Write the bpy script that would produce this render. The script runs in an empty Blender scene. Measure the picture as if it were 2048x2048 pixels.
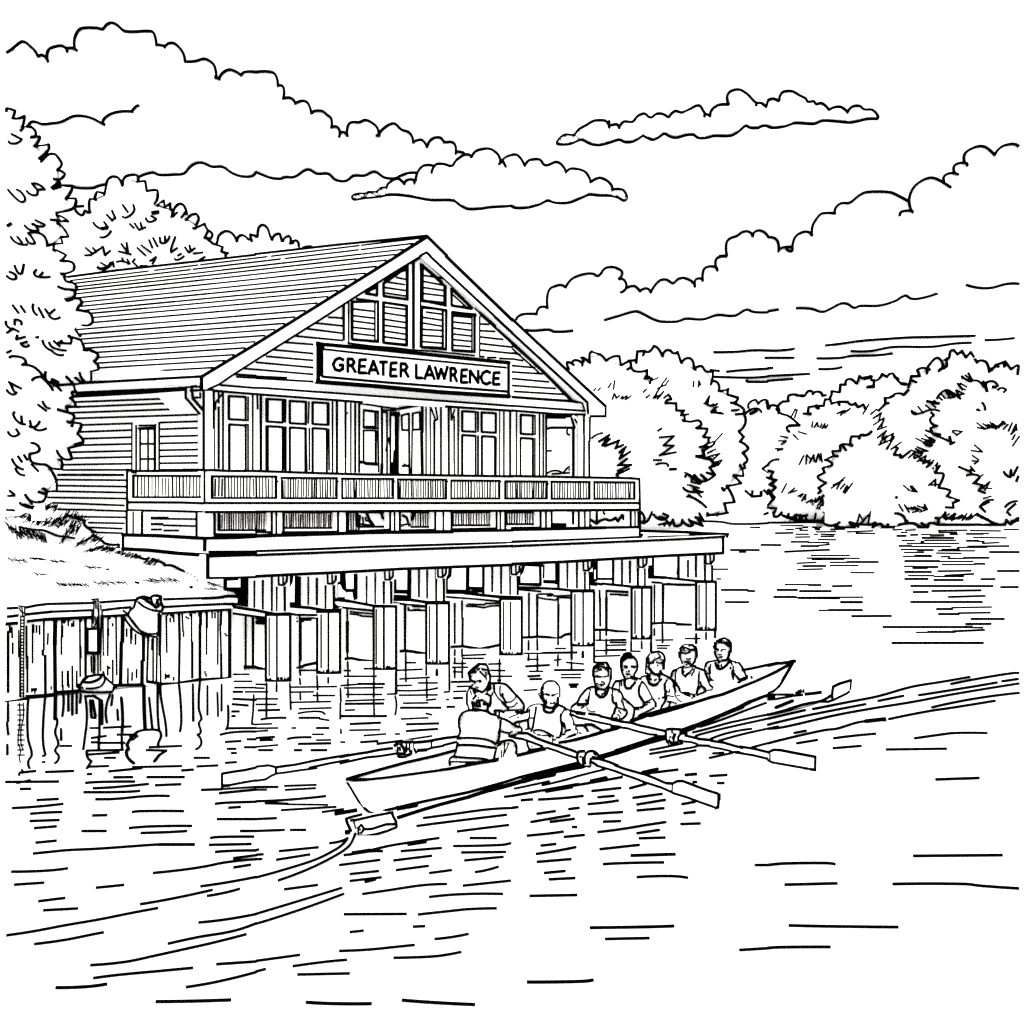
import bpy, math, random
from mathutils import Vector, geometry
from mathutils.bvhtree import BVHTree
random.seed(11)
C = bpy.context.scene.collection
F, HY, CXP, H0 = 2200.0, 1000.0, 1024.0, 3.0     # focal length, horizon row, centre column, eye height (model units)
K = 2.5 / 3.0                                     # model units to metres
EYE = Vector((0, 0, H0)); INKADD = 2.4

# ------------------------------------------------------------------ materials
def paint(name, col, rough, scale, var):
    m = bpy.data.materials.new(name); m.use_nodes = True
    nt = m.node_tree; b = nt.nodes['Principled BSDF']
    tc = nt.nodes.new('ShaderNodeTexCoord'); no = nt.nodes.new('ShaderNodeTexNoise')
    no.inputs['Scale'].default_value = scale; no.inputs['Detail'].default_value = 4
    mx = nt.nodes.new('ShaderNodeMix'); mx.data_type = 'RGBA'
    mx.inputs[6].default_value = (*[c * (1 - var) for c in col], 1); mx.inputs[7].default_value = (*col, 1)
    nt.links.new(tc.outputs['Object'], no.inputs['Vector'])
    nt.links.new(no.outputs['Fac'], mx.inputs[0]); nt.links.new(mx.outputs[2], b.inputs['Base Color'])
    b.inputs['Roughness'].default_value = rough; b.inputs['Specular IOR Level'].default_value = 0.0
    return m
WOOD = paint('white_painted_wood', (.9, .9, .9), .9, 3, .03)
LEAF = paint('white_foliage', (.9, .9, .9), 1, 2, .03)
MIST = paint('white_cloud', (.9, .9, .9), 1, .02, .02)
SKIN = paint('white_skin', (.9, .9, .9), .9, 8, .02)
CLOTH = paint('white_cloth', (.9, .9, .9), 1, 20, .03)
HAIR = paint('white_hair', (.9, .9, .9), 1, 20, .03)
WATER = paint('white_water', (.9, .9, .9), .9, .3, .02)
EARTH = paint('white_bank', (.9, .9, .9), 1, 2, .03)
GLASS = paint('white_pane', (.9, .9, .9), .8, 2, .02)
ROPE = paint('white_rope', (.9, .9, .9), 1, 20, .03)
INK = paint('black_ink', (.0005, .0005, .0005), 1, 5, .2)

# ------------------------------------------------------------------ sight lines and surfaces
def ray(x, y): return Vector(((x - CXP) / F, 1.0, (HY - y) / F))
def flat(Y):                                       # upright surface square to the view, at depth Y
    return lambda x, y: EYE + ray(x, y) * Y
def vplane(n, p):                                  # upright surface with plan normal n through p
    c = n[0] * p[0] + n[1] * p[1]
    def f(x, y):
        d = ray(x, y); return EYE + d * (c / (n[0] * d.x + n[1] * d.y))
    f.n = Vector((n[0], n[1], 0)); return f
def plane3(a, b, c):
    n = (b - a).cross(c - a).normalized()
    if n.dot(EYE - a) < 0: n = -n
    def f(x, y):
        d = ray(x, y); return EYE + d * ((a - EYE).dot(n) / d.dot(n))
    f.n = n; return f
def level(z):
    return lambda x, y: EYE + ray(x, y) * ((H0 - z) * F / (y - HY))
def slant(x0, Y0, x1, Y1):                         # upright surface turning from depth Y0 at column x0 to Y1 at x1
    def f(x, y):
        t = (x - x0) / (x1 - x0); return EYE + ray(x, y) / ((1 - t) / Y0 + t / Y1)
    return f
U = Vector((0.761, 0.649)); N = (0.649, -0.761)    # direction of the waterfront and its outward normal
P0 = (-3.87, 18.2)
def PU(off): return vplane(N, (P0[0] + N[0] * off, P0[1] + N[1] * off))
V = Vector((-0.848, 0.530)); NS = (-0.530, -0.848)

# ------------------------------------------------------------------ measured lines
ZO = {'A': (880, 1300), 'B': (1130, 1260), 'C': (1300, 1260), 'D': (680, 1420), 'E': (0, 1180), 'F': (480, 1120), 'G': (980, 1400), 'H': (1230, 1400)}
def org(t):
    if t in ZO: return ZO[t][0], ZO[t][1], 1932 / 256.0
    return int(t[1]) * 512, int(t[0]) * 512, 1932 / 512.0
def S(t, s, w=None):
    ox, oy, k = org(t); out = []
    for q in s.split(';'):
        q = q.split()
        if not q: continue
        ww = (w / k) if w else 4.0
        if q[0][0] == '@': ww = float(q[0][1:]) / k; q = q[1:]
        out.append((ww, [(ox + float(a.split(',')[0]) / k, oy + float(a.split(',')[1]) / k) for a in q]))
    return out
def P(t, s): return S(t, s)[0][1]
def PP(*a):                                        # outline made of pieces from several tables
    o = []
    for t, s in a: o += P(t, s)
    return o
def zz(t, path, amp, pitch, ang, w=8, jit=.35, barb=.3, ws=8, ps=1.7):    # short leaf strokes set along a path
    ox, oy, k = org(t); p = P(t, path); out = []; ps *= 1.3 if amp > 62 and barb else 1; amp /= k; pitch *= ps / k; w = ws
    for (x0, y0), (x1, y1) in zip(p, p[1:]):
        L = math.hypot(x1 - x0, y1 - y0); n = max(1, int(L / pitch))
        for i in range(n):
            f = (i + random.random() * .6) / n; a = math.radians(ang + random.uniform(-22, 22)); l = amp * random.uniform(1 - jit, 1 + jit) / 2
            x, y = x0 + (x1 - x0) * f, y0 + (y1 - y0) * f
            out.append((w / k, [(x - math.cos(a) * l, y + math.sin(a) * l), (x + math.cos(a) * l, y - math.sin(a) * l)]))
            if random.random() < barb:
                b = a + random.uniform(.35, .8)
                out.append((w / k, [(x + math.cos(a) * l, y - math.sin(a) * l), (x + math.cos(a) * l - math.cos(b) * l * 1.5, y - math.sin(a) * l + math.sin(b) * l * 1.5)]))
    return out
def quad(t, x0, y0, x1, y1, sl=0.0):
    return P(t, '%f,%f %f,%f %f,%f %f,%f' % (x0, y0, x1, y0 + sl * (x1 - x0), x1, y1 + sl * (x1 - x0), x0, y1))

def smooth(p):                                     # rounds a drawn line through its points, keeping sharp corners
    if len(p) < 3: return p
    n = len(p); cusp = [True] * n
    for i in range(1, n - 1):
        ax, ay, bx, by = p[i][0] - p[i - 1][0], p[i][1] - p[i - 1][1], p[i + 1][0] - p[i][0], p[i + 1][1] - p[i][1]
        la, lb = math.hypot(ax, ay), math.hypot(bx, by)
        cusp[i] = la < 1e-6 or lb < 1e-6 or (ax * bx + ay * by) / (la * lb) < .28
    out = [p[0]]
    for i in range(n - 1):
        a, b = p[i], p[i + 1]; L = math.hypot(b[0] - a[0], b[1] - a[1])
        za, zb = p[max(0, i - 1)], p[min(n - 1, i + 2)]
        def tan(u, v):
            l = math.hypot(v[0] - u[0], v[1] - u[1]) or 1; return ((v[0] - u[0]) / l * L, (v[1] - u[1]) / l * L)
        ta = None if cusp[i] else tan(za, b); tb = None if cusp[i + 1] else tan(a, zb)
        ch = (b[0] - a[0], b[1] - a[1])
        refl = lambda t: (lambda d: (2 * ch[0] * d - t[0], 2 * ch[1] * d - t[1]))((t[0] * ch[0] + t[1] * ch[1]) / (L * L + 1e-9))
        if ta is None: ta = refl(tb) if tb else ch
        if tb is None: tb = refl(ta) if not cusp[i] else ch
        k = 1 if L < 4 or (ta == ch and tb == ch) else min(6, 2 + int(L / 9))
        for j in range(1, k + 1):
            t = j / k; h1, h2, h3, h4 = 2 * t ** 3 - 3 * t * t + 1, t ** 3 - 2 * t * t + t, -2 * t ** 3 + 3 * t * t, t ** 3 - t * t
            out.append((h1 * a[0] + h2 * ta[0] + h3 * b[0] + h4 * tb[0], h1 * a[1] + h2 * ta[1] + h3 * b[1] + h4 * tb[1]))
    return out

# ------------------------------------------------------------------ mesh builder
class MB:
    def __init__(s, mat): s.v = []; s.f = []; s.m = []; s.mat = mat; s.bv = None
    def add(s, vs, fs, m=0):
        o = len(s.v); s.v += [Vector(a) for a in vs]
        for q in fs: s.f.append([o + i for i in q]); s.m.append(m)
        s.bv = None; return s
    def solid(s, front, back, m=0):
        n = len(front)
        return s.add(front + back, [list(range(n)), list(range(2 * n - 1, n - 1, -1))] + [[i, n + i, n + (i + 1) % n, (i + 1) % n] for i in range(n)], m)
    def slab(s, px, pr, th, m=0, up=0.0):          # board of thickness th whose front lies on surface pr
        fr = [pr(x, y) for x, y in px]
        n = getattr(pr, 'n', Vector((0, -1, 0)))
        return s.solid([p + n * up for p in fr], [p - n * th for p in fr], m)
    def box(s, a, b, m=0):
        (x0, y0, z0), (x1, y1, z1) = a, b
        return s.solid([Vector(q) for q in ((x0, y0, z0), (x1, y0, z0), (x1, y0, z1), (x0, y0, z1))], [Vector(q) for q in ((x0, y1, z0), (x1, y1, z0), (x1, y1, z1), (x0, y1, z1))], m)
    def puff(s, px, Y, T, R, step=None, tilt=None):
        """rounded volume with the given outline: thickness grows from the outline inwards"""
        xs = [p[0] for p in px]; ys = [p[1] for p in px]; step = step or R * .45
        segs = list(zip(px, px[1:] + px[:1]))
        def dist(x, y):
            b = 1e9
            for (x0, y0), (x1, y1) in segs:
                dx, dy = x1 - x0, y1 - y0; l = dx * dx + dy * dy
                t = 0 if l == 0 else max(0, min(1, ((x - x0) * dx + (y - y0) * dy) / l))
                q = (x - x0 - t * dx) ** 2 + (y - y0 - t * dy) ** 2
                if q < b: b = q
            return math.sqrt(b)
        def inside(x, y):
            c = False
            for (x0, y0), (x1, y1) in segs:
                if (y0 > y) != (y1 > y) and x < (x1 - x0) * (y - y0) / (y1 - y0) + x0: c = not c
            return c
        pts = [Vector(p) for p in px]; n = len(pts); j = 0
        y = min(ys) + step / 2
        while y < max(ys):
            x = min(xs) + step / 2 + (step / 2 if j % 2 else 0)
            while x < max(xs):
                a, b = x + random.uniform(-.15, .15) * step, y + random.uniform(-.15, .15) * step
                if inside(a, b) and dist(a, b) > step * .4: pts.append(Vector((a, b)))
                x += step
            y += step * .87; j += 1
        vs, es, fs, *_ = geometry.delaunay_2d_cdt(pts, [(i, (i + 1) % n) for i in range(n)], [], 0, 1e-5)
        fs = [f for f in fs if inside(sum(vs[i].x for i in f) / 3, sum(vs[i].y for i in f) / 3)]
        used = sorted({i for f in fs for i in f}); idx = {}
        fr, bk = [], []; V3 = []
        pr = tilt or flat(Y); bumps = [(random.uniform(min(xs), max(xs)), random.uniform(min(ys), max(ys))) for _ in range(6)]
        for i in used:
            x, y = vs[i]; d = dist(x, y); c = pr(x, y)
            if d < .02: idx[i] = (len(V3), len(V3)); V3.append(c); continue
            h = T * math.sqrt(max(0, 1 - (1 - min(d, R) / R) ** 2)); vd = (c - EYE).normalized()
            idx[i] = (len(V3), len(V3) + 1); V3 += [c - vd * h, c + vd * h]
        out = []
        for f in fs:
            if all(idx[i][0] == idx[i][1] for i in f):      # three rim corners: give the facet a middle of its own
                x, y = sum(vs[i].x for i in f) / 3, sum(vs[i].y for i in f) / 3; c = pr(x, y); vd = (c - EYE).normalized()
                h = max(T * .12, T * math.sqrt(max(0, 1 - (1 - min(dist(x, y), R) / R) ** 2))); k = len(V3); V3 += [c - vd * h, c + vd * h]
                for q in range(3):
                    a, b = idx[f[q]][0], idx[f[(q + 1) % 3]][0]; out += [[a, b, k], [b, a, k + 1]]
                continue
            out.append([idx[i][0] for i in f]); out.append([idx[i][1] for i in reversed(f)])
        s.add(V3, out, 0); s.Y = Y; s.pr = pr; return s
    def on(s, lift=.009):                          # a surface finder: the mesh itself, else its middle plane
        if s.bv is None:
            keep = [f for f, m in zip(s.f, s.m) if m == 0]
            s.bv = BVHTree.FromPolygons(s.v, keep)
        def f(x, y):
            d = ray(x, y).normalized(); h = s.bv.ray_cast(EYE, d)
            p = h[0] if h[0] is not None else s.pr(x, y)
            return p - d * lift * (p - EYE).length * .2
        f.sub = 7; return f
    def tube(s, a, b, r, ext=.35):
        d = b - a; L = d.length
        if L < 1e-6: return
        d /= L; a = a - d * r * ext; b = b + d * r * ext
        e = d.cross(Vector((0, 0, 1)) if abs(d.z) < .9 else Vector((1, 0, 0))).normalized(); g = d.cross(e)
        ring = [(math.cos(q * math.pi / 3), math.sin(q * math.pi / 3)) for q in range(6)]
        s.v += [a + e * (c * r) + g * (t * r) for c, t in ring] + [b + e * (c * r) + g * (t * r) for c, t in ring]
        o = len(s.v) - 12
        for i in range(6): s.f.append([o + i, o + (i + 1) % 6, o + 6 + (i + 1) % 6, o + 6 + i]); s.m.append(1)
        s.f.append([o + i for i in range(5, -1, -1)]); s.f.append([o + 6 + i for i in range(6)]); s.m += [1, 1]
    def ink(s, strokes, pr, lift=0.0):
        sub = getattr(pr, 'sub', 60); n = getattr(pr, 'n', None)
        for w, pts in strokes:
            pts = pts if s.mat in (WOOD, GLASS) else smooth(pts); q = [pts[0]]
            for a, b in zip(pts, pts[1:]):
                k = max(1, int(math.hypot(b[0] - a[0], b[1] - a[1]) / sub))
                q += [(a[0] + (b[0] - a[0]) * i / k, a[1] + (b[1] - a[1]) * i / k) for i in range(1, k + 1)]
            p3 = [pr(x, y) for x, y in q]
            if n is not None and lift: p3 = [p + n * lift for p in p3]
            for a, b in zip(p3, p3[1:]): s.tube(a, b, (w + INKADD * (1 if w < 6 else 6 / w)) * (a.y + b.y) / 4 / F)
        return s
    def blot(s, px, pr, th=.01):
        fr = [pr(x, y) for x, y in px]; n = getattr(pr, 'n', Vector((0, -1, 0)))
        return s.solid([p + n * th for p in fr], [p - n * .002 for p in fr], 1)
    def loft(s, rows, m=0):
        n = len(rows[0]); o = []
        for i in range(len(rows) - 1):
            for j in range(n - 1): o.append([i * n + j, i * n + j + 1, (i + 1) * n + j + 1, (i + 1) * n + j])
        return s.add([p for r in rows for p in r], o, m)
    def link(s, name, parent=None, base=Vector((0, 0, 0))):
        me = bpy.data.meshes.new(name); me.from_pydata([(p - base) * K for p in s.v], [], s.f)
        me.materials.append(s.mat); me.materials.append(INK)
        me.polygons.foreach_set('material_index', s.m); me.update()
        o = bpy.data.objects.new(name, me); C.objects.link(o)
        if parent: o.parent = parent
        return o
def over(mbs, lift=.003):                          # the frontmost surface of several meshes
    fs = [m.on(lift) for m in mbs]
    def f(x, y):
        d = ray(x, y).normalized(); best = None
        for m in mbs:
            h = m.bv.ray_cast(EYE, d)
            if h[0] is not None and (best is None or h[3] < best): best = h[3]
        p = EYE + d * best if best is not None else mbs[0].pr(x, y) - d * .1
        return p - d * (lift * (p - EYE).length * .2 + .022)
    f.sub = 5; return f
def rename(o, label, cat, group=None, kind=None):
    if label: o['label'] = label
    if cat: o['category'] = cat
    if group: o['group'] = group
    if kind: o['kind'] = kind
    return o
class Thing:                                        # a thing made of parts: an Empty at its base parents them
    def __init__(s, name, label, cat, group=None): s.a = (name, label, cat, group); s.parts = []
    def part(s, name, mb, label=None, subs=()): s.parts.append((name, mb, label, list(subs))); return s
    def done(s):
        vs = [p for _, mb, _, _ in s.parts for p in mb.v]
        base = Vector(((min(p.x for p in vs) + max(p.x for p in vs)) / 2, (min(p.y for p in vs) + max(p.y for p in vs)) / 2, min(p.z for p in vs)))
        e = bpy.data.objects.new(s.a[0], None); C.objects.link(e); e.location = base * K; e.empty_display_size = .2
        rename(e, *s.a[1:])
        for name, mb, label, subs in s.parts:
            o = mb.link(name, e, base)
            if label: o['label'] = label
            for n2, m2 in subs: m2.link(n2, o, base)
        return e
def single(name, mb, label, cat, group=None):
    vs = mb.v; base = Vector((sum(p.x for p in vs) / len(vs), sum(p.y for p in vs) / len(vs), min(p.z for p in vs)))
    o = mb.link(name, None, base); o.location = base * K
    return rename(o, label, cat, group)
def struct(name, mb, kind='structure'): return rename(mb.link(name), None, None, None, kind)
# ------------------------------------------------------------------ clouds
def cloud(outline, strokes, Y, label, T=14, R=60, name='cloud'):
    m = MB(MIST).puff(outline, Y, T, R, step=R * .6); m.ink(strokes, m.on(.014))
    single(name, m, label, 'cloud', 'clouds in the sky')
t00 = '48,395 90,370 160,315 190,318 230,350 265,385 285,425 320,415 350,440 362,465'
a1 = S('00', t00 + '; 355,445 355,400 370,372 410,352 470,345 500,362 545,362 580,380; 565,372 560,310 575,255 610,215 730,210 775,218 805,185 840,172 880,185 945,235 1140,235 1165,260 1180,338 1210,340 1245,345 1270,328 1310,325 1350,355 1385,405 1396,465 1480,460 1540,443 1590,465 1620,500 1632,590; 1620,580 1655,590 1655,600; 1655,590 1680,550 1730,525 1780,540 1820,568 1845,545 1932,543; 505,365 505,388; 1243,345 1243,358')
a1 += S('01', '0,543 115,543 150,570 165,648 200,650 212,690 205,745 265,740 295,780 340,762 380,768 405,805 417,855 440,838 500,838 535,865 568,895 568,960 605,955 630,980 628,1030; 632,1000 670,1000 690,1025 690,960 715,925 780,922 825,905 880,930 915,965 925,1020; 905,1020 930,1025 945,985 1010,938 1050,935 1100,980 1150,995 1178,1030 1185,1075 1220,1058 1255,1058 1290,1110 1310,1065 1345,1040 1395,1040 1420,1070 1480,1072 1505,1100 1508,1160; 1508,1145 1560,1150 1575,1165')
alow = S('00', '390,1415 460,1405 540,1405 580,1418 700,1420 740,1405 805,1390; 1040,1340 1150,1303 1200,1320 1320,1318 1390,1308 1430,1265 1480,1232 1530,1230 1600,1258 1680,1260 1750,1305 1820,1330 1900,1330 1932,1300') + S('01', '0,1300 50,1320 110,1342 180,1350 220,1338 290,1335 390,1280 460,1312 545,1312 600,1358 680,1365 735,1328 820,1325 895,1297 970,1340 1060,1345')
ain = S('00', '170,965 205,955 235,920 270,920 320,937 380,932 460,920 550,878 625,875 700,895 775,935 790,940; 775,935 790,890 870,848 1000,842; 995,840 1030,800 1048,798')
poly = [p for w, q in a1 for p in q[:]]
poly = PP(('00', '-200,395 90,370 170,315 265,385 320,415 362,460 370,372 470,345 580,380 575,255 610,215 775,218 840,172 945,235 1140,235 1180,338 1310,325 1385,405 1398,462 1540,443 1620,500 1650,590 1730,525 1820,568 1932,543'), ('01', '115,543 165,648 205,745 265,740 340,762 417,855 500,838 568,900 600,955 660,1015 690,960 825,905 920,1020 1010,938 1150,995 1185,1075 1290,1105 1345,1040 1480,1072 1508,1150 1575,1165 1500,1235 1250,1300 1060,1345 895,1297 735,1328 600,1358 460,1312 390,1280 180,1350 0,1300'), ('00', '1900,1330 1680,1260 1480,1232 1320,1318 1150,1303 700,1420 390,1415 -200,1420'))
cloud(poly, a1 + alow + ain, 760, 'largest cloud, sloping down from the top left corner towards the roof ridge', 16, 70)
bt = '725,1485 760,1465 830,1462 850,1450 910,1450 945,1420 985,1415 995,1390 1045,1355 1080,1350 1140,1308 1215,1305 1265,1250 1340,1250 1365,1238 1420,1238 1480,1252 1510,1210 1570,1170 1627,1185 1660,1140 1730,1122 1780,1130 1825,1165 1845,1210 1890,1185 1932,1172'
b2 = '0,1168 40,1172 75,1210 97,1255 130,1210 210,1205 250,1248 330,1222 360,1230 395,1270 405,1305 440,1275 500,1278 555,1300 585,1345 590,1380 660,1342 720,1365 755,1405 755,1433 835,1433 865,1475 865,1500 845,1515 800,1490 750,1478 650,1475 580,1470 520,1495 430,1530 330,1530 270,1515 200,1545 110,1568 30,1570 0,1560'
b3 = '1932,1552 1870,1558 1760,1565 1700,1575 1600,1578 1550,1555 1490,1515 1320,1510 1180,1485 1080,1472 985,1472 940,1482 810,1495 740,1505 725,1490'
bi = S('01', '725,1485 760,1465 830,1462 850,1450 910,1450 945,1420 985,1415 995,1390 1045,1355 1080,1352 1120,1388 1140,1358 1195,1358 1195,1385; 1060,1345 1140,1308 1215,1305; 1205,1360 1220,1300 1265,1250 1340,1252; 1325,1300 1340,1260 1365,1238 1420,1238 1480,1252 1510,1210 1570,1168 1610,1168 1627,1188 1660,1140 1730,1122 1780,1130 1825,1165 1845,1210 1835,1240; 1840,1225 1865,1215 1885,1255; 1855,1215 1890,1185 1932,1172') + S('02', b2) + S('01', b3)
cloud(PP(('01', bt), ('02', b2), ('01', b3)), bi, 690, 'long flat-bottomed cloud directly above the roof peak', 12, 26)
c1 = '340,1075 365,1040 400,1018 470,1018 500,980 560,945 620,912 705,912 735,945 790,938 808,970 840,920 910,920 950,875 1000,858 1045,890 1090,860 1135,860 1182,890 1230,838 1280,850 1340,825 1390,798 1420,800 1455,855 1495,868 1510,825 1560,792 1635,790 1622,735 1640,695 1680,678 1725,680 1780,715 1840,775 1885,780 1918,808 1932,760'
c2 = '0,755 40,745 85,765 90,725 110,695 150,687 190,692 240,722 285,745 300,770 345,765 360,785 400,778 435,800 460,832 500,810 550,808 600,848 635,805 690,800 725,828 785,830 830,875 825,898 740,900 680,915 620,925 500,915 410,912 350,935 200,930 120,955 40,965 0,955'
c3 = '1932,952 1890,950 1860,965 1800,965 1765,950 1700,1000 1650,1025 1520,1027 1470,1040 1405,1040 1370,1018 1315,1020 1240,1040 1190,1030 1150,1010 1100,1040 1060,1055 1020,1040 990,1025 940,1055 900,1072 850,1072 810,1055 720,1082 650,1095 590,1085 520,1055 440,1085 370,1090 340,1085 340,1070'
cloud(PP(('02', c1), ('03', c2), ('02', c3)), S('02', c1) + S('03', c2) + S('02', c3) + S('02', '733,915 733,965; 1455,855 1453,880; 1493,870 1495,880; 1845,775 1843,797'), 690, 'long thin cloud high on its own in the upper right sky', 12, 26)
d = S('12', '30,480 55,450 90,438 188,438 190,415 215,385 270,392; 268,392 265,310 285,250 330,225 370,218 405,235 450,175 510,145 570,133 615,135 650,150 700,95 750,82 800,95 832,120 828,150 805,172; 810,172 850,185 862,240 820,273; 865,240 920,225 945,240 965,265 1000,245 1030,250 1048,275 1075,225 1120,182 1170,180 1215,205 1250,175 1290,165 1340,180 1380,215 1380,230; 1380,215 1390,175 1435,172 1440,185; 1440,180 1445,105 1475,82 1535,82 1550,108; 1545,95 1535,40 1555,10 1620,3')
d += S('02', '1565,1932 1622,1928 1615,1850 1635,1805 1700,1778 1740,1750 1790,1750 1818,1785 1835,1748 1885,1742 1932,1782') + S('03', '0,1790 50,1797 75,1825 83,1880 78,1898; 80,1885 105,1870 150,1862 185,1865; 140,1878 165,1895 185,1890 185,1850 205,1790 250,1755 300,1750 330,1772; 333,1778 335,1710 360,1660 400,1615 440,1608 505,1608; 505,1612 510,1570 550,1535 615,1530 680,1480 740,1450 920,1450 980,1475 1065,1520; 995,1625 1010,1595 1095,1595; 1095,1603 1075,1570 1065,1500 1095,1420 1150,1370 1210,1343 1260,1345 1320,1375 1378,1412; 1328,1370 1330,1330 1370,1308 1410,1308 1435,1315; 1410,1308 1402,1260 1430,1235 1495,1230 1505,1248; 1485,1230 1482,1165 1530,1125 1600,1102 1650,1115 1710,1170 1760,1110 1830,1087 1870,1090 1892,1105')
dl = '697,485 800,455 920,420 960,425 1060,475 1120,495 1245,495 1310,475 1440,478 1550,447 1680,452 1770,405 1820,422 1932,425'
d += S('12', dl) + S('13', '0,418 80,405; 215,395 330,400 410,422 470,400 550,360 600,362 650,392 690,378 840,375 960,340 1035,300 1080,322 1140,322 1275,285; 1500,220 1600,242 1690,240 1800,212 1892,210') + S('12', '100,558 160,565 280,558 320,573 460,565')
poly = PP(('12', '0,480 90,438 188,438 268,390 265,310 330,225 405,235 510,145 650,150 750,82 832,120 815,172 862,240 945,235 1048,275 1120,182 1215,205 1290,165 1380,220 1435,172 1445,105 1540,82 1540,20'), ('02', '1622,1928 1615,1850 1635,1805 1740,1750 1818,1785 1885,1742 1932,1782'), ('03', '75,1825 80,1890 185,1860 250,1755 333,1775 360,1660 505,1608 615,1530 740,1450 920,1450 1065,1520 1095,1420 1210,1343 1328,1370 1410,1306 1430,1235 1485,1230 1482,1165 1600,1102 1710,1170 1830,1087 1892,1105 2100,1200'), ('13', '2100,230 1892,210 1600,242 1275,285 1035,300 840,375 550,360 410,422 0,418'), ('12', '1770,405 1680,452 1550,447 1310,475 1120,495 960,425 697,485 460,580 0,580'))
cloud(poly, d, 760, 'big billowing cloud climbing from the right roof slope to the right edge', 16, 70)
cloud(P('12', '1480,725 1600,690 1932,690 2140,690 2140,720 2260,890 2100,960 1932,970 1750,960 1480,915'), S('12', '1525,725 1700,722 1800,712 1932,712; 1910,768 1932,768; 1620,873 1730,862 1932,850; 1525,912 1600,915 1810,918 1932,908; 1770,942 1780,950 1925,950 1932,945') + S('13', '0,712 90,712 195,700; 0,768 195,768; 0,845 35,845; 0,905 310,890; 0,942 185,928'), 640, 'streaky low cloud just above the tallest tree beyond the deck', 5, 14, 'streak_cloud')
cloud(P('13', '350,760 435,660 900,590 1560,585 1900,600 1900,640 1640,650 1500,680 940,745 560,865 370,865'), S('13', '435,675 560,660 700,640 900,625 1050,615 1250,610 1560,602; 628,717 770,717 940,687 1240,685 1400,662 1530,655; 370,772 550,768 620,755 810,750 935,737; 385,853 490,852 555,840; 1640,635 1730,632 1855,620'), 640, 'streaky low cloud above the bushes at the right edge', 5, 14, 'streak_cloud')

# ------------------------------------------------------------------ river with its ripples, wake and broken reflections drawn in as ink strokes
WL = S('20', '60,1440 60,1580; 52,1590 62,1680; 55,1755 55,1830; 212,1415 210,1700 240,1830 212,1880 222,1932; 340,1400 325,1600 325,1740 342,1830; 320,1840 338,1840; 320,1887 338,1887; @20 418,1380 415,1560; 430,1560 430,1600 415,1660 440,1750 415,1800 445,1845 415,1895; 475,1370 480,1430 470,1540; 460,1635 462,1720; 645,1400 655,1560 640,1700 628,1790; 680,1630 740,1630; 608,1375 605,1440; 515,1370 515,1500; @12 545,1370 545,1530; 578,1370 578,1520; @16 915,1400 925,1550 920,1660; 918,1690 920,1780; @20 1085,1300 1088,1500 1095,1640; 1125,1400 1150,1640; 1190,1300 1190,1520 1200,1640; 1210,1300 1215,1400 1250,1600 1255,1690; 1350,1300 1368,1550 1358,1655; 1510,1270 1500,1480 1520,1560 1500,1590 1515,1660 1490,1680 1520,1740 1480,1790; 1455,1300 1458,1575; @8 1565,1310 1565,1530; @8 1640,1360 1645,1540; @8 1672,1300 1672,1500; 1720,1460 1720,1600 1705,1640; 830,1375 800,1480 808,1590; 885,1490 890,1570; 850,1380 840,1460', 11)
WL += S('20', '145,1440 150,1560 135,1740 155,1800 145,1850 155,1890; 175,1440 175,1560 160,1620 158,1740 175,1790', 2) + [(1.2, [(37 + q % 2 * 2 - 2, 1410 + q * 5), (47 + q % 3, 1410 + q * 5)]) for q in range(0, 22, 2)]
WL += S('20', '1030,1660 1095,1645 1200,1650 1215,1690 1195,1740 1195,1775; @8 1040,1690 1000,1720 980,1695; @8 1020,1690 1000,1680; @18 1030,1665 960,1750 970,1790 955,1800 960,1845 1010,1895; @18 1165,1880 1200,1835; 1200,1835 1255,1800; 1105,1797 1250,1800; 1125,1775 1370,1765; 680,1420 690,1550 720,1555; 700,1385 770,1425; @10 750,1420 750,1680; 770,1440 770,1600; 700,1420 720,1540; 640,1390 720,1390; @12 455,1765 540,1765; 760,1742 940,1742; 690,1705 800,1690; 690,1738 750,1738; 660,1800 930,1795; 655,1800 660,1850 690,1880 655,1932; 670,1830 900,1815; 745,1690 745,1790; 790,1855 870,1855; 885,1680 1030,1680; 780,1628 990,1618; 1465,1855 1580,1855; 1700,1893 1785,1887; 660,1922 820,1917; 1000,1925 1370,1917; 1485,1920 1645,1912; 1865,1715 1932,1715; 1845,1775 1932,1775; 1700,1735 1820,1728; 1715,1787 1780,1787; 1745,1820 1785,1818; 1665,1680 1760,1662 1932,1657; 1715,1632 1932,1630; @8 1765,1225 1880,1225; @8 1765,1278 1900,1278; @9 1770,1325 1930,1325; @9 1850,1357 1930,1357; 1760,1357 1830,1357; 1760,1410 1932,1418; 1755,1450 1870,1460; 1750,1540 1775,1540; 1750,1505 1805,1505; @8 1915,1380 1910,1500; @8 1910,1500 1900,1600 1932,1605', 13)
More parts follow.
